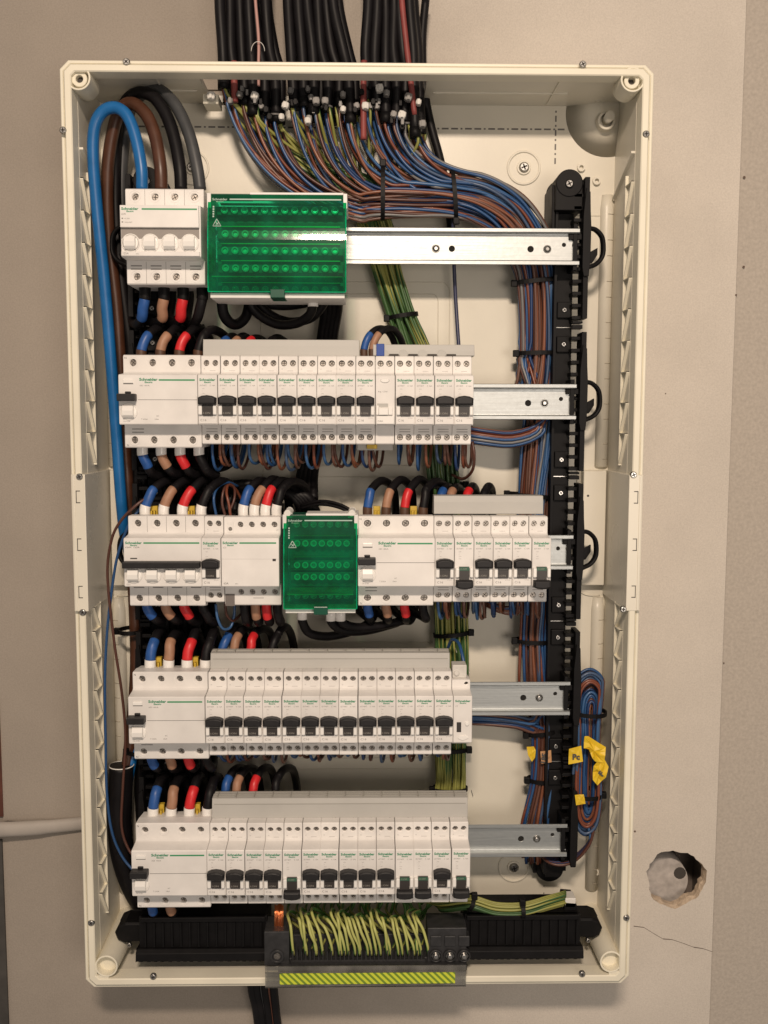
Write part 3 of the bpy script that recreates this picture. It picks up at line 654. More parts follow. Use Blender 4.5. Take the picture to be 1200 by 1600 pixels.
def dev4(kind):
    """four-module devices: 'rcd', 'isolator', 'breaker4'"""
    w = 71.8
    if kind == 'rcd': name, cat = 'residual_current_device', 'rcd'
    elif kind == 'isolator': name, cat = 'isolator_switch', 'isolator'
    else: name, cat = 'four_pole_breaker', 'circuit breaker'
    t = thing(name, 'x', cat); zt, zb = (41.4, -44.5)
    T = [(9+18*k, 34.4, 3.5) for k in range(4)]; B = [(9+18*k, -37.2, 3.5) for k in range(4)]
    mb = MB(); body(mb, w, zt, zb, T, B)
    if kind != 'rcd':
        for k in (1, 2, 3): mb.box(18*k-.12, 18*k+.12, SH-.2, SH+.05, 26, zt-.5, 1); mb.box(18*k-.12, 18*k+.12, SH-.2, SH+.05, zb+.5, -24, 1)
    mb.build('case', [WHITE, HOLE], t)
    for (x, z, r) in T+B: term_screw(t, x, z, 2.9)
    for (x, z, r) in T+B:
        q = MB(); q.ring(x, z, SH-.1, SH+.22, r+1.9, r+1.4, 0, 24); q.build('terminal_ring', WHITE, t)
    pr = MB()
    def knob(cx, cz, r=7.2):
        k = MB(); k.ring(cx, cz, NO-.3, NO+.9, r+.7, r-.3, 0, 30, bev=.3); k.cyl(cx, cz, NO-2, NO+.5, r, 0, 28, r1=r*.96); k.cyl(cx, cz, NO+.5, NO+1.0, r*.96, 0, 28, r1=r*.8)
        k.prism_x([(NO-1, cz-5.6), (NO+3.2, cz-5.6), (NO+5.6, cz-3.4), (NO+6.4, cz+1), (NO+4.4, cz+5.2), (NO-1, cz+5.6)], cx-4.8, cx+4.8)
        o = k.build('knob', WHITE2, t, bevel=.35); q = MB(); text(q, 'I-ON', cx-2.4, cz+.4, 0, w=4.6, h=1.3)
        for v in q.v: v.y = NO+5.9
        q2 = MB(); q2.v = q.v; q2.f = q.f; q2.m = q.m; q2.sm = q.sm
        if q2.v: q2.build('knob_print', GREY_P, o)
    if kind == 'rcd':
        g = MB(); g.box(17.5, 71.4, NO-.1, NO+.05, -.55, -.05); g.build('case_groove', GREY_P, t)
        lv = MB(); lv.box(.3, 16.6, NO-1, NO+9, -1.6, 5.0); lv.box(6, 11.5, NO-1, NO+1.5, 5.0, 7.2); lv.build('lever', LEVER, t, bevel=.8)
        knob(9.2, -11)
        tb = MB(); tb.box(4.6, 13.6, NO-1, NO+1.3, 14.6, 18.0); tb.build('test_button', WHITE2, t, bevel=.5)
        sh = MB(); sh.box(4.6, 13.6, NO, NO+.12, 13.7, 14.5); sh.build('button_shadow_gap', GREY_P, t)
        logo(pr, 19, 17.1, 16.8, 2.1, NO+.06, 0); pr.box(36.8, 69.5, NO, NO+.07, 16.9, 18.3, 3)
        text(pr, 'iID 40A', 19.4, 11.9, NO+.06, w=9, h=1.25, m=1)
        for (x, z, s_) in ((20, -18.6, 'T 0,03A'), (32.5, -18.6, '10kA'), (34, -15.6, 'AC'), (4, -20.6, 'I.N 0,3A')): text(pr, s_, x, z, NO+.06, h=1.3, m=1)
        text(pr, 'N', 1.5, 37.6, SH+.06, h=2.0, m=2); text(pr, 'N', 2.0, -43.2, SH+.06, h=2.0, m=2)
        for zz in (-27, -30): pr.box(7, 18, SH, SH+.06, zz-.5, zz+.3, 1)
    elif kind == 'isolator':
        rc = MB(); rc.prism_x([(NO+.1, 2.5), (NO+.15, 2.5), (NO+.15, -6.5), (NO+.1, -6.5)], .6, 70.2); 
        sl_ = MB(); sl_.box(.6, 70.3, NO-.1, NO+.12, -6.8, 2.7); sl_.build('lever_slot_shade', mat('slot_shade_grey', (.27, .245, .225), .6), t)  # flush grey strip, its colour paints the shade of the deep lever slot
        rs = MB(); rs.box(.5, 70.6, NO-.2, NO+3.6, 2.6, 21.9); rs.build('name_plate', WHITE, t, bevel=.5)
        for k in range(4): knob(8.8+17.6*k, -10.6, 7.6)
        lo = MB(); lo.box(.5, 70.6, NO-.2, NO+2.0, -22.2, -18.2); lo.build('rating_label', WHITE, t, bevel=.4)
        logo(pr, 1.8, 17.9, 15.4, 1.9, NO+3.66, 0); pr.box(20, 69.2, NO+3.6, NO+3.67, 17.8, 19.2, 3)
        text(pr, 'iSW', 1.9, 13.2, NO+3.66, h=1.7, m=1); text(pr, 'Ui 500', 4.6, 9.6, NO+3.66, h=1.2, m=1); text(pr, 'Uimp 6kV', 4.6, 6.4, NO+3.66, h=1.2, m=1)
        for zz in (9.8, 6.6): pr.box(2, 3.4, NO+3.6, NO+3.67, zz, zz+1, 1)
        text(pr, '125A', 2.2, -20.9, NO+2.06, h=1.8, m=1); text(pr, '50Hz', 13.6, -20.9, NO+2.06, h=1.0, m=1)
        for k in range(4):
            for zz in (-27.6, -30.6): pr.box(4+18*k, 14+18*k, SH, SH+.06, zz-.6, zz+.4, 1)
    else:
        bar = MB(); bar.box(.2, 71.2, NO-1, NO+8.6, -4.6, 1.4); bar.build('lever', LEVER, t, bevel=.8)
        for k in range(4): knob(9+17.6*k, -11.6, 7.4)
        logo(pr, 1.6, 17.4, 15.4, 1.9, NO+.06, 0); pr.box(18.5, 70, NO, NO+.07, 17.4, 18.8, 3)
        text(pr, 'iC60N', 1.7, 13.4, NO+.06, w=5.4, h=1.4, m=2); text(pr, 'C63A', 9.2, 13.4, NO+.06, w=5.6, h=1.4, m=2)
        pr.box(6, 12.4, NO, NO+.07, 3.1, 4.3, 2)
        for k in range(4):
            for zz in (-26.6,): pr.box(4+18*k, 14+18*k, SH, SH+.06, zz-.6, zz+.4, 1)
        text(pr, 'C63', 2.2, -21.4, NO+.06, h=1.5, m=1)
    pr.build('printed_marks', [GREENT_P, GREY_P, DARK_P, GREEN_P], t)
    return t
def place(o, row, x): o.location = (x*MM, -DR*MM, RZ[row]*MM)
def L4(row, x): return Vector((x*MM, -DR*MM, RZ[row]*MM))

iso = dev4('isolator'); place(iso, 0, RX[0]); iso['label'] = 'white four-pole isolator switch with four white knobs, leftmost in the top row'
r0 = dev4('rcd')
rcd_at = [(1, RX[1], 'large white residual current device at the left end of the second row'),
          (2, RX[2]+216.6, 'large white residual current device right of the small green block in the third row'),
          (3, RX[3], 'large white residual current device at the left end of the fourth row'),
          (4, RX[4], 'large white residual current device at the left end of the bottom row')]
for k, (row, x, lab) in enumerate(rcd_at):
    if k == 0: place(r0, row, x); r0['label'] = lab; r0['group'] = 'residual current devices'
    else: dup(r0, L4(row, x), lab, 'residual current devices')
b4 = dev4('breaker4'); place(b4, 2, RX[2]); b4['label'] = 'white four-pole breaker with one long black bar lever, leftmost in the third row'
up_ = breaker(True); dn_ = breaker(False)
NUM = ['first', 'second', 'third', 'fourth', 'fifth', 'sixth', 'seventh', 'eighth', 'ninth', 'tenth', 'eleventh', 'twelfth', 'thirteenth', 'fourteenth']
used = {}
def brk(row, x, n_, raised, lab=None):
    src = up_ if raised else dn_
    lab = lab or f'slim white breaker, black lever {"raised" if raised else "lowered"}, {NUM[n_]} from the left in the {ORD[row]} row'
    if src.name not in used: used[src.name] = 1; place(src, row, x); src['label'] = lab; src['group'] = 'slim white circuit breakers'; return src
    o = dup(src, L4(row, x), lab, 'slim white circuit breakers'); o.location.y += random.uniform(-.4, .4)*MM; o.rotation_euler = (0, random.uniform(-.003, .003), random.uniform(-.006, .006)); return o
for k in range(9): brk(1, RX[1]+72+18*k, k, True)
for k in range(4): brk(1, RX[1]+72+18*(k+10), k+9, True)
brk(2, RX[2]+72, 0, True, 'slim white breaker alone between the four-pole breaker and the contactor, third row')
for k in range(6): brk(2, RX[2]+288.6+18*k, k+1, k not in (1, 5))
for k in range(13): brk(3, RX[3]+72+18*k-(.35*k if False else 0), k, True)
for k in range(14): brk(4, RX[4]+72+18*k, k, k not in (4, 10, 11, 13))
# auxiliary module, second row (pale yoke, no lever)
t = thing('trip_module', 'slim white module without black lever between breakers in the second row', 'module')
mb = MB(); body(mb, 17.9, 41, -41, BT, []); mb.build('case', [WHITE, HOLE], t)
for (x, z, r) in BT: term_screw(t, x, z)
q = MB(); q.cyl(8.6, 17.6, NO-.2, NO+1.2, 4.4, 0, 24, r1=3.6)
for v in q.v: v.z = min(v.z, 18.2) if False else v.z*.45+17.6*.55
q.build('push_button', WHITE2, t)
y = MB(); y.box(1.0, 12, NO-.2, NO+.3, -7, -2.6, 1); y.box(1, 17.2, NO-.2, NO+2.4, -21.9, -14.6); y.box(3, 11.6, NO-.2, NO+4.6, -13.6, -7.6); y.box(.7, 3, NO-.2, NO+2.6, -13.6, -5); y.box(11.8, 15.5, NO-.2, NO+2.6, -13.6, -7)
y.build('yoke', [WHITE2, GREYP], t, bevel=.5)
pr = MB(); text(pr, 'Reg. 12345', 2.4, 7, NO+.06, w=8.6, h=1.3, m=0); text(pr, 'C40A', 2, -20, NO+2.46, h=1.5, m=0); text(pr, 'N', 2.4, 29.2, SH+.06, h=1.5); pr.build('printed_marks', GREY_P, t)
place(t, 1, RX[1]+72+162)
# relay module, fourth row right end
t = thing('relay_module', 'slim white relay module with small black slot at the right end of the fourth row', 'module')
mb = MB(); body(mb, 17.9, 33, -30, [(14, 29.2, 2.1)], []); mb.build('case', [WHITE, HOLE], t)
q = MB(); q.box(3.2, 7.6, NO-.3, NO+.25, -12.4, -2.6); q.build('slot', TRIM, t, bevel=.3)
q = MB(); q.cyl(13, -4, NO-.3, NO+1.6, 2.4, 0, 16, r1=1.8); q.prism_z([(4, -18), (9, -20.5), (14.5, -18), (12, -15.5), (6, -15.5)], NO-.3, NO+1.0); q.build('dial', WHITE2, t, bevel=.3)
q = MB(); q.box(1, 15, 26, 42, 33, 46); q.cyl(5, 38, 42, 44, 2.6, 0, 14); q.build('top_terminal', CLIP_W, t, bevel=1)
pr = MB(); logo(pr, 1.6, 17.1, 14.6, 1.7, NO+.06, 0); text(pr, 'CT', 2, 12.2, NO+.06, h=1.3, m=1); pr.build('printed_marks', [GREENT_P, GREY_P], t)
place(t, 3, RX[3]+72+234)
# contactor, third row
t = thing('contactor', 'wide white contactor with four white-booted cables left of the small green block', 'contactor')
w = 53.6; CT = [(15.5+10.7*k, 33.2, 2.9) for k in range(4)]; CB = [(15.5+10.7*k, -31.2, 2.9) for k in range(4)]
mb = MB(); body(mb, w, 40.5, -44, CT, CB); mb.build('case', [WHITE, HOLE], t)
for (x, z, r) in CT+CB: term_screw(t, x, z, 2.5)
q = MB(); q.box(3, 9.6, SH-2, SH+.4, 25.8, 36); q.cyl(6.2, 29.2, SH+.1, SH+.6, 2.2, 1, 16); q.build('coil_terminal', [WHITE, DARKST], t, bevel=.3)
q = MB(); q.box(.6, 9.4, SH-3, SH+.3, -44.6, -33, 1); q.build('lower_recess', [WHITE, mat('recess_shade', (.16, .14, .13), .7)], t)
q = MB(); q.box(47.5, 50.6, NO-.1, NO+.2, 1.2, 3.4); q.build('status_window', TRIM, t)
q = MB(); q.box(.6, 52.8, NO-.05, NO+.04, 3.0, 3.25); q.build('case_groove', mat('faint_line', (.5, .48, .46), .6), t)
pr = MB(); logo(pr, 1.4, 17.4, 14.4, 1.9, NO+.06, 0); pr.box(17, 51, NO, NO+.07, 17.4, 18.8, 3); text(pr, 'iCT', 1.8, 13, NO+.06, h=1.5, m=1)
text(pr, '63A', 2, -20.6, NO+.06, h=1.9, m=2); text(pr, '50Hz', 12.5, -20.6, NO+.06, h=1.0, m=1); pr.box(27, 37, SH, SH+.06, -37.2, -36.7, 1); text(pr, 'iCT', 49.4, 27.6, SH+.06, h=1.0, m=1); pr.build('printed_marks', [GREENT_P, GREY_P, DARK_P, GREEN_P], t)
place(t, 2, RX[2]+90)

# ------------------------------------------------------------------ busbar covers and small clips
def cover(row, x0, x1, z0, z1, D, tD, lab, teeth, slots=0, notches=False):
    t = thing('busbar_cover', lab, 'busbar cover', (x0, DR, RZ[row]), 'grey busbar covers'); z = RZ[row]
    c = MB(); c.prism_x([(D-26, z+z0), (D-.6, z+z0), (D, z+z0+.8), (D-1.2, z+z1-6), (D-2.5, z+z1), (D-tD, z+z1+(1.5 if slots else 0)), (D-tD-3, z+z1-3)], x0, x1)
    c.build('cover_body', GREYP, t, bevel=.4)
    s = MB(); n = int((x1-x0)/17.4)
    if slots:
        for j in range(slots): 
            f = (j+1)/(slots+1); s.box(x0+1, x1-1, D-2.5-tD*f, D-2.3-tD*f+.5, z+z1+.6, z+z1+1.5+.35*f)
        for k in range(n+1): s.box(x0+5+k*18, x0+5.5+k*18, D-tD, D-2.4, z+z1+.3, z+z1+1.9)
        s.box(x0+2, x1-2, D-1.6, D-.9, z+z1-5.4, z+z1-5.0)
        s.build('cover_groove', mat('cover_groove_grey', (.33, .32, .29), .6), t)
        cl = MB()
        for k in range(n): cl.cyl(x0+13+k*18, z+z0-.2, D-1, D+.3, .9, 0, 8)
        cl.build('cover_pip', TRIM, t)
    if notches:
        for k in range(4): s.box(x0+15+k*18, x0+24+k*18, D-4, D+.25, z+z0-.3, z+z0+1.9)
        s.build('cover_notch', HOLE, t)
        u = MB()
        for k in range(4): u.cyl(x0+10.5+18*k, z+z0+2, D-2, D+.4, 4, 0, 18)
        u.build('cover_scallop', GREYP, t, bevel=.2)
    return t
cover(1, -145.5, 1.0, 40.6, 56.8, 154, 20, 'long flat grey busbar cover above the left breakers of the second row', 8)
cover(1, 14, 109.5, 41.8, 52.6, 154, 16, 'short grey notched busbar cover above the right breakers of the second row', 4, notches=True)
cover(2, 72.4, 177.5, 42.0, 59.6, 152, 18, 'grey busbar cover with rounded top corner above the six right breakers of the third row', 6)
cover(3, -143.5, 89.0, 40.4, 55.6, 151, 16, 'long grey slotted busbar cover above the breakers of the fourth row', 13, slots=1)
cover(4, -144.0, 108.0, 40.4, 60, 152, 18, 'long grey busbar cover with triple slotted top above the breakers of the bottom row', 14, slots=3)
q = MB(); x_ = RX[1]+72+163; q.box(x_, x_+7.5, 138, 156, RZ[1]+41.6, RZ[1]+53); tag(q.build('terminal_clip', NAVY, bevel=.6), 'small bright blue plastic clip at the left end of the short notched cover', 'clip')
q = MB(); x_ = RX[1]+72+9*18-17; q.box(x_, x_+34, 118, 152, RZ[1]-47, RZ[1]-41.2); tag(q.build('distribution_spacer', GREYP, bevel=.6), 'grey spacer under the module without lever in the second row', 'spacer')
q = MB(); q.box(x_+9, x_+19, 146, 155, RZ[1]-45.4, RZ[1]-41.3); tag(q.build('yellow_tab', YCLIP, bevel=.6), 'small yellow tab under the breakers of the second row', 'tab')
for (row, x0, n_) in ((2, RX[2], 'four-pole breaker at the left of the third row'), (3, RX[3], 'residual current device of the fourth row'), (4, RX[4], 'residual current device of the bottom row'), (2, RX[2]+216.6, 'residual current device in the middle of the third row')):
    for j, w_ in ((0, 'left'), (1, 'right')):
        x = x0+18+36*j; z = RZ[row]+41; q = MB(); q.box(x-3.4, x+3.4, 128, 134, z-6, z+7); q.box(x-2.2, x-.6, 134, 140, z-6, z+3); q.box(x+.6, x+2.2, 134, 140, z-6, z+3)
        tag(q.build('wire_clip', YCLIP, bevel=.5), f'{w_} yellow clip on the {n_}', 'clip', 'small yellow clips between cable boots')

# ------------------------------------------------------------------ green distribution blocks
def dist(name_lab, ul, ur, vt, vb, ncol, rows, hinges=()):
    tl = Q(ul, vt, 176); br_ = Q(ur, vb, 186); x0, x1, zt, zb = tl.x, br_.x, tl.z, br_.z
    t = thing('distribution_block', name_lab, 'distribution block', ((x0+x1)/2, DR, (zt+zb)/2), 'distribution blocks under green covers')
    b_ = MB(); b_.box(x0+1.5, x1-1.5, DR, 140, zb+3, zt-3); H = zt-zb
    for k, f in enumerate(rows): b_.box(x0+3, x1-3, 140, 150-3*(k % 2), zb+H*f-H*.045, zb+H*f+H*.045)
    b_.build('block_base', INNER, t, bevel=.5)
    sc = MB(); w = x1-x0
    for k, f in enumerate(rows):
        for j in range(ncol):
            cx = x0+6+(w-12)*(j+.5)/ncol; D0 = 150-3*(k % 2); sc.ring(cx, zb+H*f, D0-1, D0+3.5, w/ncol*.33, w/ncol*.20, 0, 12); sc.cyl(cx, zb+H*f, D0-1, D0+1.4, w/ncol*.19, 1, 10)
    sc.build('terminal_row', [mat('terminal_plastic', (.52, .54, .52), .25), STEEL], t)
    bars = MB()
    for f in rows: bars.box(x0+6, x1-6, 140, 147, zb+H*(f+.078), zb+H*(f+.088))
    bars.build('brass_bar', BRASS, t)
    # green cover: slightly bulging, tilted front over sloping foot
    pf = [(176, zt), (180.5, zt-H*.22), (182.75, zt-H*.35), (183.16, zt-H*.38), (183.52, zt-H*.41), (183.84, zt-H*.44), (184.1, zt-H*.47), (184.5, zt-H*.56), (185.1, zt-H*.78), (186.5, zb+H*.15), (186, zb)]
    c = MB()
    for (a, b2) in zip(pf, pf[1:]): c.quad([(x0, a[0], a[1]), (x1, a[0], a[1]), (x1, b2[0], b2[1]), (x0, b2[0], b2[1])])
    co = c.build('cover_front', GREENC, t, recalc=False)
    e = MB()
    for x in (x0, x1): e.prism_x([(142, zt), (142, zb)]+[(d, z) for d, z in reversed(pf)], x-.5, x+.7)
    e.box(x0, x1, 150, 186, zb-.6, zb+.4); e.box(x0+3, x1-3, 150, 185.2, zb+H*.148, zb+H*.158)
    e.build('cover_edge', GREENF, t)
    wh = MB(); wh.box(x0-1.4, x0+2.2, 130, 177.6, zt-12, zt+1.2); wh.box(x1-2.2, x1+1.4, 130, 177.6, zt-12, zt+1.2); wh.box(x0+w*.3, x1-2, 150, 176.4, zt+.2, zt+2.2)
    wh.box(x0+1, x1-1, 130, 181, zb-5.2, zb-.9); wh.build('white_frame', WHITE, t, bevel=.4)
    dk_ = MB(); dk_.box(x0+1, x0+w*.3, 150, 175.6, zt-.2, zt+1.0); dk_.box((x0+x1)/2-6, (x0+x1)/2+7, 160, 187.5, zb-5.6, zb+2); dk_.build('cover_latch', mat('dark_green_latch', (.004, .07, .04), .3), t, bevel=.5)
    pr = MB(); fr = lambda z: 176+(zt-z)/(H*.22)*4.5+.12
    zz = zt-4.8; text(pr, 'Schneider', x0+3.5, zz-.4, fr(zz), w=13.5, h=1.9, bold=.02); text(pr, 'Electric', x0+7, zz-2.4, fr(zz-1)+.1, w=6.5, h=1.1, bold=.02); pr.box(x0+19, x1-4, fr(zz)-.1, fr(zz), zz, zz+1.1)
    for k in range(5): pr.box(x0+4.0, x0+5.4, fr(zt-12-k*2)-.1, fr(zt-12-k*2)+.1, zt-12-k*2.2, zt-10.6-k*2.2)
    zt3 = zt-29; D3 = 182.6
    for (a, c_) in (((-3.6, 0), (3.6, 0)), ((3.6, 0), (0, 6.2)), ((0, 6.2), (-3.6, 0)), ((-1, 1), (1.6, 3)), ((1.4, 1), (-1, 3.4))):
        pr.tube([(x0+8+a[0], D3, zt3+a[1]), (x0+8+c_[0], D3, zt3+c_[1])], .42, 0, 5)
    pr.build('printed_marks', WHITE_P, co)
    for (u, v) in hinges:
        p = Q(u, v, 170); q = MB(); q.cyl(p.x, p.z, 150, 176, 3.2, 0, 16); q.box(p.x-4, p.x+4, 150, 170, p.z-5, p.z); q.build('cover_hinge', mat('clear_white', (.7, .68, .64), .2), t, bevel=.3)
    return t
dist('wide distribution block under a translucent green cover, right of the isolator in the top row', 326, 540, 304, 456, 12, (.90, .66, .48, .30, .07))
dist('narrow distribution block under a translucent green cover in the middle of the third row', 444, 557, 806, 951, 7, (.88, .66, .42, .28, .07), ((450, 801), (550, 801)))

# ------------------------------------------------------------------ heavy supply cables on the left
def cable(name, lab, cat, pts, r, m, group=None, k=7, n=12, parts=None):
    o = MB().tube(cr([Q(*p) for p in pts], k), r, 0, n).build(name, m); return tag(o, lab, cat, group)
cable('supply_cable', 'thick bright blue cable arching from the isolator down the left side', 'cable',
      [(222, 297, 140), (221, 262, 141), (212, 215, 138), (198, 180, 135), (179, 168, 132), (159, 176, 130), (147, 203, 128), (146, 255, 125), (152, 330, 121), (163, 440, 117), (173, 560, 113), (182, 680, 108), (190, 790, 100), (198, 850, 86), (222, 930, 70), (232, 1010, 64), (226, 1100, 70), (208, 1175, 88), (196, 1240, 94)], 5.6, BLUES, 'thick supply cables')
cable('supply_cable', 'thick brown cable arching from the second isolator terminal behind the blue one', 'cable',
      [(252, 297, 136), (251, 262, 137), (243, 215, 131), (229, 180, 124), (208, 162, 117), (190, 170, 111), (177, 203, 105), (168, 270, 98), (170, 370, 90), (182, 480, 86), (192, 640, 82), (202, 800, 78), (210, 950, 76), (212, 1050, 78), (204, 1150, 88), (194, 1240, 94)], 6.1, BROWNS, 'thick supply cables')
cable('supply_cable', 'thick black cable arching from the third isolator terminal', 'cable',
      [(283, 297, 134), (281, 262, 134), (272, 215, 128), (258, 176, 121), (238, 150, 114), (214, 146, 106), (194, 164, 98), (183, 205, 90), (180, 300, 82), (188, 420, 78), (205, 560, 74), (212, 700, 72), (214, 850, 72), (216, 1000, 74), (208, 1130, 84), (196, 1240, 92)], 6.0, SHEATH, 'thick supply cables')
cable('supply_cable', 'thick grey cable arching from the rightmost isolator terminal', 'cable',
      [(313, 297, 132), (308, 262, 132), (297, 215, 127), (281, 176, 120), (262, 150, 112), (240, 140, 102), (210, 158, 92), (196, 205, 82), (190, 300, 76), (196, 420, 72), (212, 560, 68), (222, 700, 66), (224, 850, 68), (220, 990, 72), (212, 1060, 76), (204, 1150, 84), (192, 1240, 92)], 5.8, SHEATH2, 'thick supply cables')
t = thing('cable_sleeve', 'wide black sleeve swallowing the thick cables at the lower left', 'cable sleeve', Q(190, 1300, 90))
sp = cr([Q(*p) for p in [(190, 1196, 97), (188, 1240, 97), (187, 1290, 96), (193, 1340, 92), (212, 1392, 82), (245, 1440, 66)]], 7)
MB().tube(sp, 12.3, 0, 20).build('sleeve', SHEATH, t)
pts = [sp[0]+Vector((12.4*math.cos(a), 12.4*math.sin(a), .2)) for a in [2*math.pi*k/24 for k in range(24)]]
MB().tube(pts, .6, 0, 6, closed=True).build('sleeve_rim', WHITE2, t)
for (c_, lab, pts) in ((WBROWN[2], 'thin brown wire bowing down the left side past the third and fourth rows', [(232, 776, 140), (212, 790, 146), (188, 815, 146), (174, 845, 142), (168, 900, 136), (178, 1000, 130), (190, 1080, 125), (196, 1150, 122), (192, 1230, 120), (190, 1290, 118), (200, 1325, 120), (216, 1345, 124)]),
                       (WBLUE[0], 'thin blue wire bowing down the left side to the bottom row', [(226, 786, 132), (204, 815, 138), (186, 860, 138), (177, 905, 134), (168, 980, 128), (164, 1060, 122), (165, 1160, 118), (167, 1240, 115), (175, 1300, 112), (192, 1340, 112), (216, 1368, 116)])):
    cable('thin_wire', lab, 'wire', pts, 1.35, c_, 'thin wires down the left side')

# ------------------------------------------------------------------ short jumper cables with coloured sleeves
def split_tube(P, lens):
    segs = []; cur = [P[0]]; acc = 0; li = 0
    for a, b_ in zip(P, P[1:]):
        d = (b_-a).length
        while li < len(lens) and acc+d >= lens[li]:
            f = (lens[li]-acc)/d; c = a.lerp(b_, f); cur.append(c); segs.append(cur); cur = [c]; a = c; d -= lens[li]-acc; acc = 0; li += 1
        acc += d; cur.append(b_)
    segs.append(cur); return segs
CN = {'b': ('blue', SBLUE), 'e': ('beige', SBEIGE), 'r': ('red', SRED), 'k': ('black', SHEATH)}
BOOT = {'w': ('white', WHITE2), 'n': ('brown', SBROWN), 'k': ('black', BLACK)}
def lead(P, col, boot, lab, group, r=4.7, bl=9.5, sl=18):
    P = cr(P, 8); t = thing('jumper_cable', lab, 'cable', P[0], group)
    lens = [bl, sl] if boot else [sl]
    sg = split_tube(P, lens)
    if boot: MB().tube(sg[0], [r*1.12]*len(sg[0]), 0, 14).build('end_boot', BOOT[boot][1], t); sg = sg[1:]
    if col == 'k': MB().tube(sg[0], r, 0, 12, caps=False).build('colour_sleeve', SHEATH, t)
    else: MB().tube(sg[0], r*1.04, 0, 12).build('colour_sleeve', CN[col][1], t)
    MB().tube(sg[1], r*.97, 0, 12).build('cable_sheath', SHEATH, t)
def up_leads(row, xs, cols, boot, where, lean=(7, 14, 20), z0=38, D=141, h=1.0, bl=9.5, sl=18, r=4.6):
    z = RZ[row]
    for i, (x, c) in enumerate(zip(xs, cols)):
        j = random.uniform(-1.5, 1.5)
        P = [(x, D, z+z0), (x, D, z+z0+9*h), (x+lean[0]*.45, D-1, z+z0+19*h), (x+lean[0]+j, D-5, z+z0+27*h), (x+lean[1]+j, D-20, z+z0+34*h+j), (x+lean[2], D-45, z+z0+24*h), (x+lean[2]+3, D-62, z+z0-2), (x+lean[2]+3, D-68, z+z0-34)]
        lead(P, c, boot, f'{CN[c][0]}-sleeved cable, {["first","second","third","fourth"][i]} above the {where}', 'jumper cables with sleeved ends', r, bl, sl)
def down_leads(row, xs, cols, boot, where, lean=(5, 9, 4), z0=-42, D=141, bl=9.5, sl=17, r=4.7, h=1.0):
    z = RZ[row]
    for i, (x, c) in enumerate(zip(xs, cols)):
        j = random.uniform(-1.5, 1.5)
        P = [(x, D, z+z0), (x, D, z+z0-10*h), (x+lean[0]*.5, D-2, z+z0-19*h), (x+lean[0]+j, D-8, z+z0-27*h), (x+lean[1], D-24, z+z0-31*h+j), (x+lean[2], D-50, z+z0-24*h), (x+lean[2], D-66, z+z0-2), (x+lean[2]-4, D-70, z+z0+20)]
        lead(P, c, boot, f'{CN[c][0]}-sleeved cable, {["first","second","third","fourth"][i]} below the {where}', 'jumper cables with sleeved ends', r, bl, sl)
F4 = [9, 27, 45, 63]
down_leads(0, [RX[0]+f+2 for f in F4], 'berk', 'k', 'isolator in the top row', lean=(-5, -14, -24), bl=13, sl=20, r=4.9, h=1.1)
up_leads(1, [RX[1]+f+3 for f in F4], 'berk', 'n', 'residual current device in the second row', lean=(6, 13, 22), z0=38.5, bl=8.5, sl=17, r=4.5, h=.9)
down_leads(1, [RX[1]+f+2 for f in F4], 'berk', 'w', 'residual current device in the second row', bl=10, sl=13, r=4.6, lean=(7, 12, 5))
up_leads(2, [RX[2]+f+2 for f in F4], 'berk', 'w', 'four-pole breaker in the third row', lean=(9, 18, 26), z0=38, bl=11.5, r=4.6)
down_leads(2, [RX[2]+f+2 for f in F4], 'berk', 'w', 'four-pole breaker in the third row', bl=6, sl=14, r=4.6, lean=(7, 9, 0), h=.85)
up_leads(2, [RX[2]+90+15.5+10.7*k for k in range(4)], 'berk', 'w', 'contactor in the third row', lean=(6, 15, 26), z0=38, bl=12, r=4.4)
down_leads(2, [RX[2]+90+15.5+10.7*k for k in range(4)], 'kerk', 'w', 'contactor in the third row', bl=5, sl=15, r=4.4, lean=(1, 1, -4), h=.9)
up_leads(2, [RX[2]+216.6+f for f in F4], 'berk', 'n', 'residual current device in the third row', lean=(4, 14, 26), z0=38, bl=9.5, sl=17, r=4.2)
down_leads(2, [RX[2]+216.6+f for f in F4], 'berk', None, 'residual current device in the third row', sl=18, r=4.2, lean=(3, 2, -10), h=.8)
up_leads(3, [RX[3]+f+3 for f in F4], 'berk', 'w', 'residual current device in the fourth row', lean=(2, 4, 4), z0=36, bl=11.5, sl=20, r=4.9)
down_leads(3, [RX[3]+f+2 for f in F4], 'berk', 'w', 'residual current device in the fourth row', bl=6, sl=14, r=4.6, lean=(3, 3, 0), h=.85)
up_leads(4, [RX[4]+f+3 for f in F4], 'berk', 'w', 'residual current device in the bottom row', lean=(3, 5, 5), z0=36, bl=11.5, sl=20, r=4.9)
down_leads(4, [RX[4]+f for f in F4[:2]], 'be', None, 'residual current device in the bottom row', sl=22, r=4.6, lean=(0, 0, 0), h=.9)
for (u_, c_, w_) in ((569, 'b', 'blue'), (582, 'e', 'beige')):
    x = QX(u_, 556, 150); z = RZ[1]; lead([(x, 146, z+39), (x, 146, z+49), (x+4, 145, z+60), (x+12, 138, z+68), (x+22, 124, z+68), (x+30, 108, z+56), (x+32, 98, z+36), (x+32, 90, z+10)], c_, 'n', w_+'-sleeved cable arching over the module without lever in the second row', 'jumper cables with sleeved ends', 3.4, 9, 17)
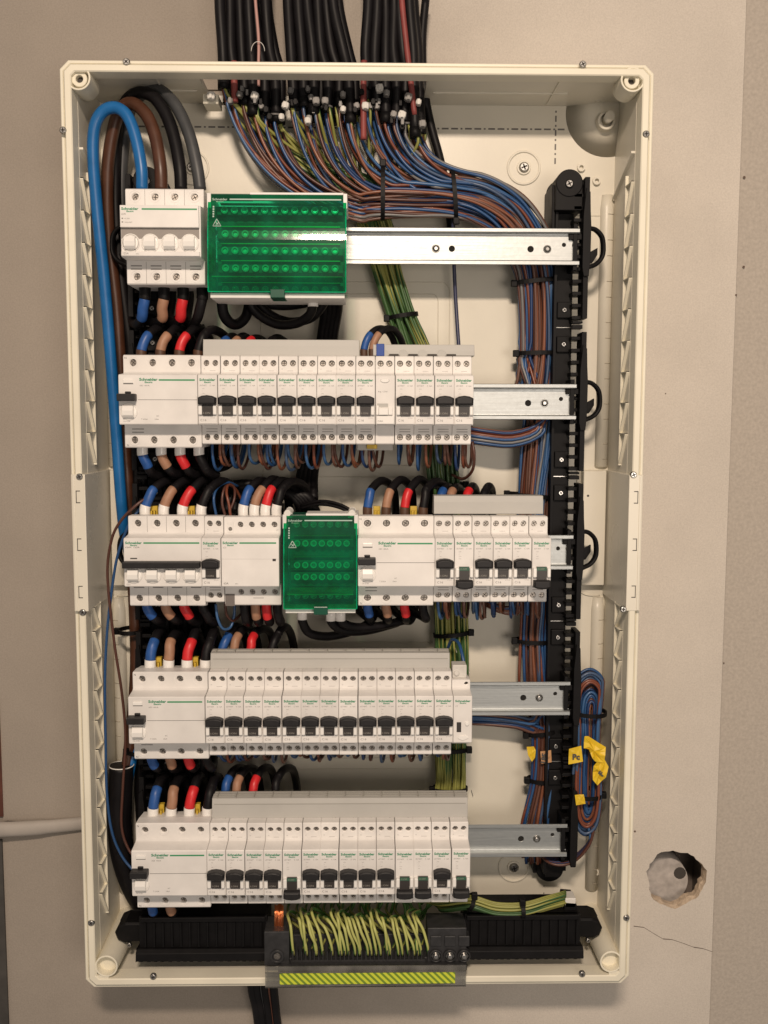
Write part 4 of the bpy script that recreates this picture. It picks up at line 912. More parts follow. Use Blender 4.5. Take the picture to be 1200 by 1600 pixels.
for (row, us, v, where, hh) in ((1, (344, 361, 386, 418), 548, 'long flat cover of the second row', .62), (2, (686, 702, 726, 752), 796, 'cover at the right of the third row', .72), (3, (346, 364, 390, 423), 1040, 'cover of the fourth row', .86), (4, (350, 367, 393, 428), 1280, 'cover of the bottom row', .95)):
    z = RZ[row]; xs = [QX(u, v, 128) for u in us]
    up_leads(row, xs, 'berk', None, where, lean=(4, 10, 16), z0=38, D=129, sl=34*hh+4, r=4.3, h=hh*1.16)

# ------------------------------------------------------------------ free black cables
BK = 'loose black cables behind the rows'
def bcab(i, pts, r=4.6, m=SHEATH, lab='black insulated cable running behind the rows of devices'):
    tag(MB().tube(cr([Q(*p) for p in pts], 7), r, 0, 10).build('black_cable', m), lab, 'cable', BK)
for k in range(4):
    o = k*8.5; bcab(k, [(503+o*.9, 455, 95+k*3), (508+o*.8, 480, 88), (503+o*.75, 520, 76), (496+o*.8, 570, 70), (490+o*.7, 640, 68), (478+o*.8, 700, 70), (470+o*.8, 740, 76), (462+o*1.1, 780, 92)], 4.8)
bcab(5, [(346, 458, 135), (350, 492, 128), (366, 507, 118), (384, 495, 110), (392, 460, 105)], 5.2, lab='short black cable looping below the left of the wide green block')
bcab(6, [(384, 462, 118), (400, 488, 115), (430, 506, 116), (460, 506, 122), (482, 494, 132), (489, 476, 140), (489, 462, 142)], 4.6, lab='black cable sagging to the white boot under the wide green block')
bcab(7, [(392, 460, 100), (420, 490, 98), (452, 503, 100), (485, 497, 106), (505, 475, 112), (512, 455, 116)], 4.6, lab='rear black cable sagging under the wide green block')
bcab(8, [(378, 456, 96), (410, 474, 92), (450, 478, 92), (490, 470, 98), (500, 455, 100)], 4.4, lab='upper black cable lying just below the wide green block')
for (u0, j) in ((471, 0), (516, 1), (532, 2)):
    bcab(9, [(u0, 952, 140), (u0+2, 972, 138), (u0+14+j*6, 990-j*5, 130), (u0+45+j*8, 994-j*8, 118), (u0+85+j*6, 984-j*7, 105), (u0+110, 968, 95), (u0+118, 940, 88)], 4.4, lab='%s black cable sagging right from the boots under the narrow green block' % ('left', 'middle', 'right')[j])
for (u, v, w_, s_) in ((489, 470, 0, 'under the wide green block'), (472, 959, 1, 'under the left of the narrow green block'), (517, 961, 2, 'under the middle of the narrow green block'), (532, 961, 3, 'under the right of the narrow green block')):
    p = Q(u, v, 142); tag(MB().tube([p+Vector((0, 0, 6)), p+Vector((0, 0, -5.5))], 4.9, 0, 16).build('ferrule', WHITE2), 'white plastic ferrule '+s_, 'ferrule', 'white ferrules under the green blocks')
for k in range(11):       # bulk behind the left column
    u = 212+k*11; o = random.uniform(-4, 4)
    bcab(20, [(u-10, 470+k*4, 66), (u+o, 540, 62+k % 3*5), (u+6, 640, 60), (u+4-o, 720, 66+k % 2*14), (u, 770, 70+k % 2*10), (u+4, 860, 62), (u+o, 960, 70+k % 3*7), (u+3, 1010, 70), (u+4, 1100, 62), (u+6, 1200, 70+k % 2*9), (u+6, 1245, 66), (u+12, 1340, 62), (u+14, 1420, 62)], 5.2)
for k in range(4): bcab(30, [(206+k*3, 320+k*9, 92+k*5), (200-k*3, 360, 86), (198+k*4, 410, 84), (206+k*6, 450, 82), (222+k*10, 490+k*3, 84), (250+k*12, 520-k*4, 78), (270+k*12, 580, 70)], 4.6, lab='black cable bending round the left of the isolator')
for k in range(3): bcab(33, [(290-k*22, 750+k*4, 96), (320-k*10, 742-k*3, 102), (350, 722+k*3, 100-k*6), (366, 700+k*4, 90), (372, 660, 80)], 5.2, lab='black cable crossing beneath the left of the second row')
for k in range(5): bcab(36, [(330+k*12, 800, 82+k*4), (345+k*10, 770, 86), (372+k*12, 757+k*2, 92), (420+k*8, 760+k*4, 92), (455+k*6, 775, 96), (478+k*4, 800, 92)], 5.0, lab='black cable arching behind the contactor of the third row')
for k in range(2): bcab(41, [(470, 790+k*4, 108), (500, 783+k*5, 118), (530, 788+k*5, 126), (556, 802+k*4, 132)], 1.6, lab='thin black wire passing over the narrow green block')
bcab(43, [(665, 0, 70), (660, 60, 70), (662, 130, 72), (672, 190, 70), (688, 250, 68), (700, 310, 64), (708, 400, 62)], 4.2, lab='black cable dropping at the right of the cable entry')
cable('control_cable', 'thin dark blue cable dropping from the first rail to the second row', 'cable', [(708, 340, 84), (709, 400, 80), (711, 450, 76), (714, 500, 78), (718, 560, 86), (720, 600, 90)], 1.9, mat('dark_blue_sheath', (.03, .035, .085), .4))
for (i, c_, pts) in ((0, WBLUE[0], [(338, 806, 136), (334, 780, 138), (340, 762, 130), (356, 754, 118), (372, 760, 100)]), (1, WBROWN[2], [(352, 806, 140), (347, 785, 142), (350, 765, 138), (358, 758, 126), (372, 768, 110)]), (2, WBROWN[0], [(361, 814, 146), (358, 790, 148), (354, 770, 144), (357, 758, 132), (368, 764, 118), (378, 782, 110)]), (3, WBROWN[2], [(358, 800, 136), (366, 780, 134), (366, 762, 126), (356, 754, 112)]),
                     (4, WBLUE[1], [(337, 944, 140), (340, 966, 142), (348, 982, 138), (360, 980, 130), (366, 960, 126), (366, 938, 124)]), (5, WBROWN[2], [(352, 940, 138), (354, 960, 136), (364, 970, 130), (376, 960, 120)])):
    cable('thin_wire', 'thin %s wire looping %s the contactor and the lone breaker' % ('blue' if c_ in WBLUE else 'brown', 'above' if i < 4 else 'below'), 'wire', pts, 1.3, c_, 'thin wires looping %s the contactor' % ('above' if i < 4 else 'below'))

# ------------------------------------------------------------------ incoming cables at the top
ends = []
def shcable(i, u0, u1, ve, D, g, r, k_, row_):
    j = [random.uniform(-2.6, 2.6) for _ in range(5)]; D += random.uniform(-4, 4)
    pts = [Q(u0-2+j[0], -90, D), Q(u0+j[1], 0, D+j[0]), Q(u0+(u1-u0)*.55+j[2]*.6, 75, D+1), Q(u1+j[3], 118, D+j[1]), Q(u1+1+j[4], ve, D+j[2])]
    P = cr(pts, 5); t = thing('sheathed_cable', (f'black sheathed cable, {NUM[k_]} from the left in the front layer of the {g} bunch' if row_ == 0 else f'black sheathed cable in the rear layer of the {g} bunch entering the box'), 'cable', P[-1], f'black sheathed cables of the {g} bunch')
    MB().tube(P, r, 0, 12).build('sheath', SHEATH, t)
    k = MB(); k.tube([P[-1]+Vector((0, 0, 5)), P[-1]+Vector((0, 0, -4.5))], r*1.12, 0, 12); k.build('heat_shrink_end', BLACK, t)
    ends.append((u1+1, ve, D))
G = (('left', 345, 418, 348, 436, 8), ('middle', 452, 528, 457, 552, 8), ('right', 574, 645, 571, 655, 8))
for gi, (g, a0, a1, b0, b1, n_) in enumerate(G):
    for row in range(2):
        for k in range(n_-2 if row == 0 else n_-2):
            f = (k+(.5 if row else 0))/(n_-2.6); u0 = a0+(a1-a0)*f; u1 = b0+(b1-b0)*f
            ve = {0: 138+46*f, 1: 156+34*f*(1-f)+16*f, 2: 152+42*f}[gi]+random.uniform(-8, 18)
            shcable(k, u0, u1, ve, (98 if row == 0 else 80)+random.uniform(-3, 3), g, 5.2 if row == 0 else 4.8, k, row)
    hz = MB(); p = Q((b0+b1)/2, 123, 88)
for (pts, r, lab) in (([(396, -60, 106), (399, 0, 106), (404, 60, 107), (404, 100, 107), (404, 135, 104)], 1.5, 'thin faded pink wire in front of the left cable bunch'), ([(366, 96, 106), (366, 130, 106), (367, 160, 106)], 3.2, 'short faded red conduit in the left cable bunch'),
                      ([(569, 95, 106), (568, 130, 106), (568, 180, 108), (568, 218, 108)], 3.0, 'faded red conduit at the left edge of the right cable bunch'), ([(626, -60, 106), (628, 0, 106), (634, 60, 106), (641, 120, 107), (648, 180, 106)], 2.8, 'red conduit at the front of the right cable bunch')):
    cable('conduit', lab, 'conduit', pts, r, SPINK if r > 2 else mat('pink_wire', (.45, .25, .22), .5), 'faded red conduits')
def tie_head(u, v, D, s=4.2, m=CLIP_W, lab='white cable-tie head among the cable ends at the top'):
    v += 8; p = Q(u, v, D); b_ = MB(); a = random.uniform(-.4, .4); pol = [(p.x+math.cos(a+k*math.pi/4)*s*(1 if k % 2 else .86), p.z+math.sin(a+k*math.pi/4)*s*(1 if k % 2 else .86)) for k in range(8)]
    b_.prism_z(pol, D-4, D+3, 0, inset=.8); b_.box(p.x-1.2, p.x+1.2, D+2, D+5, p.z-3, p.z+2)
    tag(b_.build('cable_tie', m), lab, 'cable tie', 'white cable-tie heads at the cable ends')
for (u, v, s_) in ((398, 142, 4.6), (446, 157, 4.4), (494, 150, 4.6), (508, 150, 4.4), (481, 181, 4.2), (536, 163, 3.6), (571, 158, 4.6), (593, 130, 4.8), (604, 138, 3.8), (615, 171, 4.0), (628, 172, 5.0), (638, 144, 4.8), (654, 152, 3.4), (660, 186, 4.6), (440, 175, 3.6), (330, 142, 5), (360, 150, 3.2)):
    tie_head(u, v, 112, s_*.92, CLIP_W if v % 3 else mat('tie_mount_grey', (.22, .21, .20), .5, noise=.2, nscale=100))
q = MB(); p = Q(331, 156, 106); q.box(p.x-9, p.x+6, 80, 104, p.z-3, p.z+6); tag(q.build('cable_anchor', CREAM, bevel=.6), 'cream plastic cable anchor at the left of the cable entry', 'anchor')
for k in range(30):
    g = random.choice(ends); tie_head(g[0]+random.uniform(-9, 9), g[1]-random.uniform(4, 34), 104+random.uniform(-3, 9), random.uniform(2.0, 3.6), random.choice([BLACK, BLACK, mat('tie_grey', (.16, .155, .15), .45), mat('tie_mount_grey', (.22, .21, .20), .5)]), 'dark cable-tie head among the cable ends at the top')
for k in range(18):
    g = random.choice(ends); p = Q(g[0], g[1]-4, g[2]); pts = [p+Vector((5.0*math.cos(a), 5.0*math.sin(a), random.uniform(-.2, .2))) for a in [2*math.pi*i/14 for i in range(14)]]
    o = MB().tube(pts, 1.1, 0, 6, closed=True).build('cable_tie', mat('tie_grey', (.16, .155, .15), .45)); tag(o, 'dark grey tie round a black cable end at the top', 'cable tie', 'ties round the cable ends at the top')
pts = [Q(403+10.5*math.cos(a), 80+15*math.sin(a), 112) for a in [math.pi+math.pi*i/12 for i in range(13)]]
tag(MB().tube(pts, .35, 0, 5).build('tie_tail', CLIP_W), 'thin clear loop standing over the top rim of the box', 'loop')

# ------------------------------------------------------------------ wire harnesses
class Frame_:
    pass
def frames(ctrl, k=6):
    C = cr([Q(*c[:3]) for c in ctrl], k); hw = []; hd = []
    for i in range(len(ctrl)-1):
        for j in range(k): f = j/k; hw.append(ctrl[i][3]*(1-f)+ctrl[i+1][3]*f); hd.append(ctrl[i][4]*(1-f)+ctrl[i+1][4]*f)
    hw.append(ctrl[-1][3]); hd.append(ctrl[-1][4]); out = []
    for i, c in enumerate(C):
        t = (C[min(i+1, len(C)-1)]-C[max(i-1, 0)]); t.y *= .3; t.normalize(); n_ = Vector((-t.z, 0, t.x)); n_.normalize(); out.append((c, t, n_, hw[i], hd[i]))
    return out
H = frames([(560, 306, 90, 25, 10), (597, 302, 92, 24, 10), (650, 301, 92, 23, 10), (708, 303, 91, 22, 10), (757, 314, 90, 23, 11), (800, 343, 87, 24, 11), (832, 395, 82, 23, 10), (844, 450, 80, 22.0, 10), (846, 550, 78, 21.5, 10), (840, 620, 78, 23.0, 10), (835, 700, 78, 22.0, 10), (829, 780, 78, 19, 10), (828, 860, 78, 18, 9), (834, 940, 78, 16, 9), (832, 1000, 78, 16, 9), (835, 1078, 80, 20, 9), (846, 1120, 80, 15, 8), (849, 1145, 80, 14, 8), (847, 1218, 80, 14, 8), (836, 1290, 82, 18, 8), (838, 1345, 82, 15, 8)])
HV = [(c.z) for (c, *_r) in H]
def wander(seed, i, amp=.11): return amp*math.sin(seed*7.1+i*.11)+amp*.6*math.sin(seed*3.3+i*.23)
def on(fr, i, a, b_, seed):
    c, t, n_, hw, hd = fr[i]; a2 = max(-1, min(1, a+wander(seed, i))); b2 = max(-1, min(1, b_+wander(seed+5, i, .25)))
    lim = math.sqrt(max(.12, 1-a2*a2*.86)); return c+n_*(hw*a2)+Vector((0, hd*b2*lim, 0))
def fidx(z):  # frame index on the vertical run for a height
    best = min(range(36, len(H)), key=lambda i: abs(H[i][0].z-z)); return best
I2, I3, I4 = fidx(QZ(840, 640, 78)), fidx(QZ(830, 905, 78)), fidx(QZ(840, 1095, 78))
HG = 'blue and brown wires of the main harness'
wires = []
ends_s = sorted(ends)
specs = []
for (u, v, D) in ends_s:
    cols = ['b', 'n'] if random.random() < .62 else ['b', 'n', random.choice('bng')]
    for c in cols: specs.append((u, v, D, c))
NW = len(specs)
order = list(range(NW))
exits = {}
r_ = random.Random(3)
for i, (u, v, D, c) in enumerate(specs):
    a = -1+2*(i+.5)/NW + r_.uniform(-.28, .28); a = max(-1, min(1, a)); b_ = r_.uniform(-1, 1)
    s = r_.random()*50
    if a < -.5 or r_.random() < .08: ex = 2
    elif a < -.3: ex = r_.choice((3, 2))
    elif a < .1: ex = r_.choice((3, 4, 4, 5))
    else: ex = r_.choice((4, 5, 5, 5))
    ti = 0
    while ti < 30 and H[ti][0].x < Q(u, 300, 90).x+48: ti += 1
    M = on(H, ti, a, b_, s); E = Q(u+r_.uniform(-3, 3), v, D+r_.uniform(-2, 3))
    pts = [E+Vector((0, 0, 4)), E+Vector((0, 0, -6))]
    Cc = Vector((E.x+(M.x-E.x)*.16, (E.y+M.y)/2+r_.uniform(0, 8), E.z+(M.z-E.z)*.80)); S0 = pts[-1]
    for k in range(1, 8): f = k/8; pts.append(S0*(1-f)**2+Cc*(2*f*(1-f))+M*f*f)
    stop = {2: I2, 3: I3, 4: I4, 5: len(H)-1}[ex]; stop += 0 if ex == 5 else r_.randint(-3, 2)
    for i2 in range(ti, stop+1, 2): pts.append(on(H, i2, a, b_, s))
    if ex == 2:
        y = r_.uniform(668, 694); dd = r_.uniform(82, 100); pts = pts[:-2]+[Q(862-26*abs(a)+r_.uniform(-8, 10), y-30, dd-2), Q(838, y-6, dd+2), Q(800, y+6, dd+4), Q(760, y+3, dd+4), Q(725, y-2, dd), Q(690, y-3, dd-4)]
    elif ex == 3: y = r_.uniform(950, 965); pts += [Q(815, y-14, 84), Q(790, y-4, 86), Q(760, y-16, 84)]
    elif ex == 4: y = r_.uniform(1116, 1138); dd = r_.uniform(84, 98); pts += [Q(838+r_.uniform(-6, 10), y+6, dd-4), Q(806, y+2, dd), Q(770, y-2, dd+2), Q(735, y-4, dd), Q(700, y-6, dd-6)]
    m = {'b': WBLUE, 'n': WBROWN, 'g': [WGREY]}[c]; m = r_.choice(m)
    P = cr(pts, 3)
    nm = {'b': 'blue_wire', 'n': 'brown_wire', 'g': 'grey_wire'}[c]; cn = {'b': 'blue', 'n': 'brown', 'g': 'grey'}[c]
    o = MB().tube(P, 1.62, 0, 7).build(nm, m); tag(o, f'{cn} wire of the main harness '+{2: 'turning off left under the second row', 3: 'turning off behind the third row', 4: 'turning off left under the fourth rail', 5: 'running all the way down to the bottom rail'}[ex], 'wire', f'{cn} wires of the main harness')
# wires that return upward along the lower right run
for k in range(16):
    a = -1+2*(k+.5)/16+r_.uniform(-.1, .1); b_ = r_.uniform(.2, 1); s = r_.random()*50; i0 = I3 if k % 2 else I4+4
    pts = [on(H, i2, a, b_, s) for i2 in range(i0, len(H), 2)]
    if not (k % 2): 
        y = r_.uniform(1118, 1136); pts = [Q(720, y-4, 88), Q(770, y-2, 92), Q(808, y+2, 92), Q(832, y+10, 88)] + pts[3:]
    c = 'b' if k % 3 == 0 else 'n'; o = MB().tube(cr(pts, 3), 1.6, 0, 7).build('blue_wire' if c == 'b' else 'brown_wire', r_.choice(WBLUE if c == 'b' else WBROWN)); cn = 'blue' if c == 'b' else 'brown'
    tag(o, f'{cn} wire in the lower right run of the harness between the fourth and bottom rows', 'wire', f'{cn} wires of the lower right harness')
# earth wires
GF = frames([(548, 262, 84, 14, 7), (575, 320, 76, 17, 7), (592, 372, 74, 17, 8), (606, 430, 72, 13.5, 8), (628, 495, 72, 12.5, 8), (654, 560, 72, 16, 8), (684, 650, 72, 17, 8), (695, 745, 74, 17, 8), (703, 850, 72, 17, 8), (706, 960, 74, 17, 8), (707, 1060, 72, 17, 8), (704, 1180, 74, 16, 8), (702, 1235, 74, 16, 8), (690, 1330, 76, 18, 8), (650, 1405, 84, 26, 8)])
es = sorted(random.Random(5).sample(ends_s, 23)) + [ends_s[-1]]*3
for i in range(36):
    u, v, D = es[i % len(es)]; u += r_.uniform(-4, 4); a = -1+2*(i+.5)/38+r_.uniform(-.2, .2); a = max(-1, min(1, a)); b_ = r_.uniform(-1, 1); s = r_.random()*50
    a = -a if u > 560 else a
    E = Q(u, v-2, D+4); j0 = 3 if u < 520 else 6; M = on(GF, j0, a, b_, s); E.y = D+2
    pts = [E+Vector((0, 0, 3)), E+Vector((2, 0, -9))]; Cc = Vector((E.x+(M.x-E.x)*.35, 68, E.z+(M.z-E.z)*.65)); S0 = pts[-1]
    for k in range(1, 6): f = k/6; pts.append(S0*(1-f)**2+Cc*(2*f*(1-f))+M*f*f)
    for i2 in range(j0, len(GF), 2): pts.append(on(GF, i2, a, b_, s))
    o = MB().tube(cr(pts, 3), 1.6, 0, 8, m2=1, twist=.22).build('earth_wire', [WGREEN, WYEL]); tag(o, 'green and yellow earth wire in the bundle running down the middle of the back panel', 'wire', 'green and yellow wires of the earth bundle')
# earth fan at the bottom terminal
for i in range(27):
    u = 456+i*7.6+r_.uniform(-5, 5); ln = r_.uniform(5, 20); vt = 1429+r_.uniform(-6, 10)
    pts = [Q(u+ln, 1492, 146), Q(u+ln-2, 1476, 150), Q(u+ln*.45+r_.uniform(-2, 2), 1454+r_.uniform(-5, 5), 150+r_.uniform(-3, 4)), Q(u, 1437+r_.uniform(-3, 4), 144+r_.uniform(-4, 5)), Q(u-3, vt, 134), Q(u-1+r_.uniform(-6, 10), vt-4, 118), Q(u+r_.uniform(0, 30), vt+6, 98), Q(u+r_.uniform(0, 50), 1400, 84)]
    o = MB().tube(cr(pts, 4), 1.5, 0, 8, m2=1, twist=.12).build('earth_wire', [mat('fan_green', (.10, .26, .06), .4), mat('fan_yellow', (.46, .47, .15), .4)]); tag(o, 'green and yellow wire fanning into the slots of the bottom earth terminal', 'wire', 'green and yellow wires fanning into the earth terminal')
for k in range(14):
    u = 470+k*14; pts = [Q(u, 1486, 128), Q(u+10, 1462, 126), Q(u-14, 1440, 116), Q(u-34, 1424, 100), Q(u-30, 1404, 84)]
    o = MB().tube(cr(pts, 4), 1.5, 0, 8, m2=1, twist=.2).build('earth_wire', [WGREEN, WYEL]); tag(o, 'green and yellow wire in the rear layer behind the earth terminal fan', 'wire', 'rear green and yellow wires behind the fan')
for k in range(9):
    o_ = (k*3.7) % 9; dz = (k-4)*2.4; pts = [Q(640+k*6, 1408, 92), Q(690, 1414+dz, 108+o_), Q(735, 1410+dz, 122+o_), Q(775, 1421+dz, 128+o_*.6), Q(818, 1421+dz, 128+o_*.6), Q(855, 1411+dz, 124+o_*.6), Q(884, 1403+dz, 118+o_*.6)]
    o = MB().tube(cr(pts, 5), 1.5, 0, 8, m2=1, twist=.15).build('earth_wire', [WGREEN, WYEL]); tag(o, 'green and yellow wire running right to the white connector at the bottom right', 'wire', 'green and yellow wires to the white connector')
for k in range(4):
    pts = [Q(318+k*12, 1412, 90), Q(330+k*10, 1438, 104+k*3), Q(362+k*6, 1446, 108), Q(392, 1430, 104), Q(410, 1400, 90)]
    o = MB().tube(cr(pts, 5), 1.2, 0, 8, m2=1).build('earth_wire', [WGREEN, WYEL]); tag(o, 'green and yellow wire dipping below the left of the bottom row', 'wire', 'green and yellow wires below the left of the bottom row')
# jumpers hanging under the breakers
def hang(row, xs, depth, where, rr=1.5, z0=-40.5):
    for x in xs:
        for (dx, c) in ((4.9, 'b'), (13.1, 'n')):
            for rep in range(2 if random.random() < .55 else 1):
                z = RZ[row]+z0; d = depth+random.uniform(-4, 4); j = random.uniform(-2.2, 2.2)+rep*2.6; sh = random.uniform(2, 9)
                P = [(x+dx+j*.4, 138, z+2), (x+dx+j*.7, 140, z-d*.45), (x+dx+j+sh*.2, 136-rep*3, z-d*.9), (x+dx+j+sh*.6, 126, z-d*1.06), (x+dx+j+sh, 112, z-d*.85), (x+dx+j+sh+2, 98, z-d*.2), (x+dx+j+sh+2, 90, z+20)]
                m = random.choice(WBLUE if c == 'b' else WBROWN); cn = 'blue' if c == 'b' else 'brown'
                o = MB().tube(cr(P, 5), rr, 0, 7).build(cn+'_wire', m); tag(o, f'short {cn} wire looping {where}', 'wire', f'{cn} wire loops {where}')
hang(1, [RX[1]+72+18*k for k in range(9)], 22, 'under the left breakers of the second row')
hang(1, [RX[1]+72+18*(k+10) for k in range(4)], 21, 'under the right breakers of the second row')
hang(2, [RX[2]+288.6+18*k for k in range(6)], 20, 'under the right breakers of the third row')
hang(3, [RX[3]+72+18*k for k in range(13)], 15, 'under the fourth row')
cable('thin_wire', 'brown wire drooping from the rightmost breaker of the second row', 'wire', [(738, 690, 140), (741, 712, 142), (738, 735, 132), (724, 748, 112), (706, 742, 96)], 1.5, WBROWN[2])
cable('thin_wire', 'thin blue wire curling into the top of the relay module', 'wire', [(700, 1012, 92), (706, 1000, 104), (716, 1004, 120), (722, 1022, 132), (727, 1050, 140)], 1.7, WBLUE[0])
# ------------------------------------------------------------------ spare wire coil at the right
for k in range(24):
    f = (k+.5)/24; w = 4+20*f+r_.uniform(-1.5, 1.5); D = 90+26*r_.random(); c = 'b' if k % 2 else 'n'; pts = []
    top, bot = 1098-56*f*.95, 1262+44*f; cx = 915+5*(1-f)
    for (fx, fy) in ((-1, .15), (-1, .4), (-.98, .7), (-.72, .93), (0, 1.0), (.78, .93), (1, .7), (.95, .4), (1.0, .12), (.9, .04), (.1, 0), (-.75, .05)):
        lean = (1-fy)*4; pts.append(Q(cx+fx*w*(1.0 if (fy > .6 or fy < .2) else .82)+lean, top+(bot-top)*fy+r_.uniform(-1.5, 1.5), D+3*math.sin(fy*5+k)))
    P = cr(pts+[pts[0]], 4)[:-1]
    o = MB().tube(P, 1.55, 0, 7, closed=True).build('blue_wire' if c == 'b' else 'brown_wire', r_.choice(WBLUE if c == 'b' else WBROWN)); cn = 'blue' if c == 'b' else 'brown'
    tag(o, f'{cn} wire loop in the spare coil hanging at the right of the black upright', 'wire', f'{cn} loops of the spare coil')
for k in range(9):
    c = 'b' if k % 2 else 'n'; cn = 'blue' if c == 'b' else 'brown'; o_ = k*1.6
    P = cr([Q(925+r_.uniform(-6, 8), 1290, 100+o_), Q(922, 1312+o_*.4, 100+o_), Q(905, 1332+o_*.6, 98+o_), Q(884, 1342+o_*.7, 96+o_), Q(858, 1340+o_*.6, 92+o_), Q(835, 1325, 86)], 5)
    o = MB().tube(P, 1.55, 0, 7).build(cn+'_wire', r_.choice(WBLUE if c == 'b' else WBROWN)); tag(o, f'{cn} wire curving from the spare coil back under the bottom rail', 'wire', f'{cn} wires from the coil under the rail')
# ------------------------------------------------------------------ cable ties
def tie(u, v, D, hw, hd, ang, lab, head=-1, r=1.35):
    c = Q(u, v, D); ca, sa = math.cos(ang), math.sin(ang); t = thing('cable_tie', lab, 'cable tie', c, 'black cable ties round the bundles')
    pts = [c+Vector((hw*math.cos(a)*ca, hd*math.sin(a), hw*math.cos(a)*sa)) for a in [2*math.pi*k/28 for k in range(28)]]
    s = MB(); b0 = len(s.v)
    ax = Vector((-sa, 0, ca))
    for p in pts:
        o_ = (p-c).normalized()
        for (q1, q2) in ((-2.1, 0), (2.1, 0), (2.1, 1.2), (-2.1, 1.2)): s.v.append(p+ax*q1+o_*q2)
    for k in range(28):
        for j in range(4): s.f.append((b0+k*4+j, b0+k*4+(j+1) % 4, b0+((k+1) % 28)*4+(j+1) % 4, b0+((k+1) % 28)*4+j)); s.m.append(0); s.sm.append(False)
    s.build('strap', BLACK, t)
    h = MB(); e = c+Vector((head*(hw+1.5)*ca, 3, head*(hw+1.5)*sa)); h.box(e.x-3, e.x+3, e.y-2.5, e.y+3, e.z-3.4, e.z+3.4); h.build('tie_head', BLACK, t, bevel=.7)
for (u, v, D, hw, hd, ang, lab, hd_) in (
    (598, 301, 92, 26, 12, 1.57, 'black tie round the harness above the green block end', 1), (709, 304, 91, 25, 12, 1.66, 'black tie round the horizontal harness left of its bend', -1),
    (840, 440, 80, 23, 12, .10, 'black tie round the harness just below the top rail', -1), (842, 552, 78, 22.5, 12, .02, 'black tie with a bulky head round the harness above the second rail', -1),
    (828, 774, 78, 23, 12, -.08, 'black tie round the harness above the third row', -1), (832, 1001, 78, 18, 11, -.03, 'black tie with round head on the harness between third and fourth rows', -1),
    (847, 1143, 80, 16.5, 10, .15, 'black tie round the harness just below the fourth rail', -1), (848, 1218, 80, 16, 10, -.04, 'black tie round the harness above the bottom rail', -1),
    (919, 1112, 102, 18, 16, -.05, 'upper black tie round the spare wire coil', -1), (914, 1239, 102, 17, 16, -.05, 'lower black tie round the spare wire coil', 1),
    (629, 494, 72, 15, 10, .16, 'black tie round the earth bundle above the second row', -1), (696, 758, 74, 19.5, 10, .05, 'black tie round the earth bundle above the third row', 1),
    (706, 990, 74, 18.5, 10, .1, 'black tie with knob head round the earth bundle above the fourth row', 1), (703, 1232, 74, 18, 10, 0, 'black tie round the earth bundle above the bottom row', -1), (704, 1170, 74, 18, 10, 0, 'black tie round the earth bundle just below the fourth row', 1),
    (736, 1409, 128, 7, 9, 1.2, 'black tie on the earth wires right of the bottom row', 1), (816, 1420, 132, 7, 9, 1.6, 'black tie with a shiny head on the earth wires left of the white connector', 1),
    (206, 985, 80, 13, 15, 0, 'black tie round the thick supply cables left of the fourth row', -1), (222, 1172, 92, 14, 14, 0, 'black tie round the supply cables above the sleeve', -1)):
    tie(u, v, D, hw, hd, ang, lab, hd_)
# ------------------------------------------------------------------ yellow tape flags
def flag(poly, D, m, lab, txt=None, tpos=None, rot=0, curl=0):
    P = [Q(u, v, D) for u, v in poly]; s = MB(); n_ = len(P); c = sum(P, Vector())/n_; amp = .5+curl
    rim_ = []
    for i in range(n_):
        a, b_ = P[i], P[(i+1) % n_]; rim_.append(a+Vector((0, amp*math.sin(i*2.3+c.x), 0))); rim_.append((a+b_)/2+Vector((0, amp*.8*math.sin(i*3.1+c.z), 0)))
    N = len(rim_); mid = [c.lerp(p, .5)+Vector((0, amp*math.sin(k*1.9+c.z), 0)) for k, p in enumerate(rim_)]
    for off in (0, .3):
        o = Vector((0, off, 0)); b0 = len(s.v); s.v += [p+o for p in rim_]+[p+o for p in mid]+[c+o+Vector((0, amp*.5, 0))]
        for k in range(N): q = (k+1) % N; s.f += [(b0+k, b0+q, b0+N+q, b0+N+k), (b0+N+k, b0+N+q, b0+2*N)]; s.m += [0, 0]; s.sm += [False, False]
    t = thing('tape_label', lab, 'label', P[0], 'handwritten tape labels on the wires'); s.build('tape', m, t)
    if txt:
        q = MB(); p = Q(*tpos, D); text(q, txt, p.x, p.z, D+.9+amp, h=5.6, rot=rot, bold=.05); q.build('handwriting', DARK_P, t)
flag([(889, 1170), (908, 1165), (911, 1190), (888, 1194)], 120, YELLOW, 'yellow tape flag with handwriting on the spare coil', 'Pc', (894, 1186))
flag([(913, 1150), (919, 1150), (947, 1168), (945, 1180), (944, 1192), (930, 1190), (925, 1184), (920, 1170), (912, 1169)], 121, YELLOW, 'large crumpled yellow tape flag on the right of the spare coil', None, None, 0, 1.2)
flag([(927, 1196), (941, 1180), (951, 1198), (946, 1214), (934, 1228), (926, 1218)], 119, YELLOW, 'yellow tape flag folded below the crumpled one on the spare coil', 'F', (940, 1212), .9, 1)
flag([(898, 1242), (912, 1241), (915, 1256), (900, 1258)], 119, YELLOW, 'small yellow tape flag under the lower tie of the spare coil')
flag([(823, 1167), (834, 1166), (837, 1172), (836, 1184), (831, 1190), (825, 1180)], 94, YELLOW, 'small yellow tape flag on the left of the lower harness')
flag([(844, 1174), (861, 1172), (862, 1191), (846, 1193)], 94, TANTAPE, 'tan tape label with sideways handwriting on the lower harness', '185', (853, 1192), 1.45)

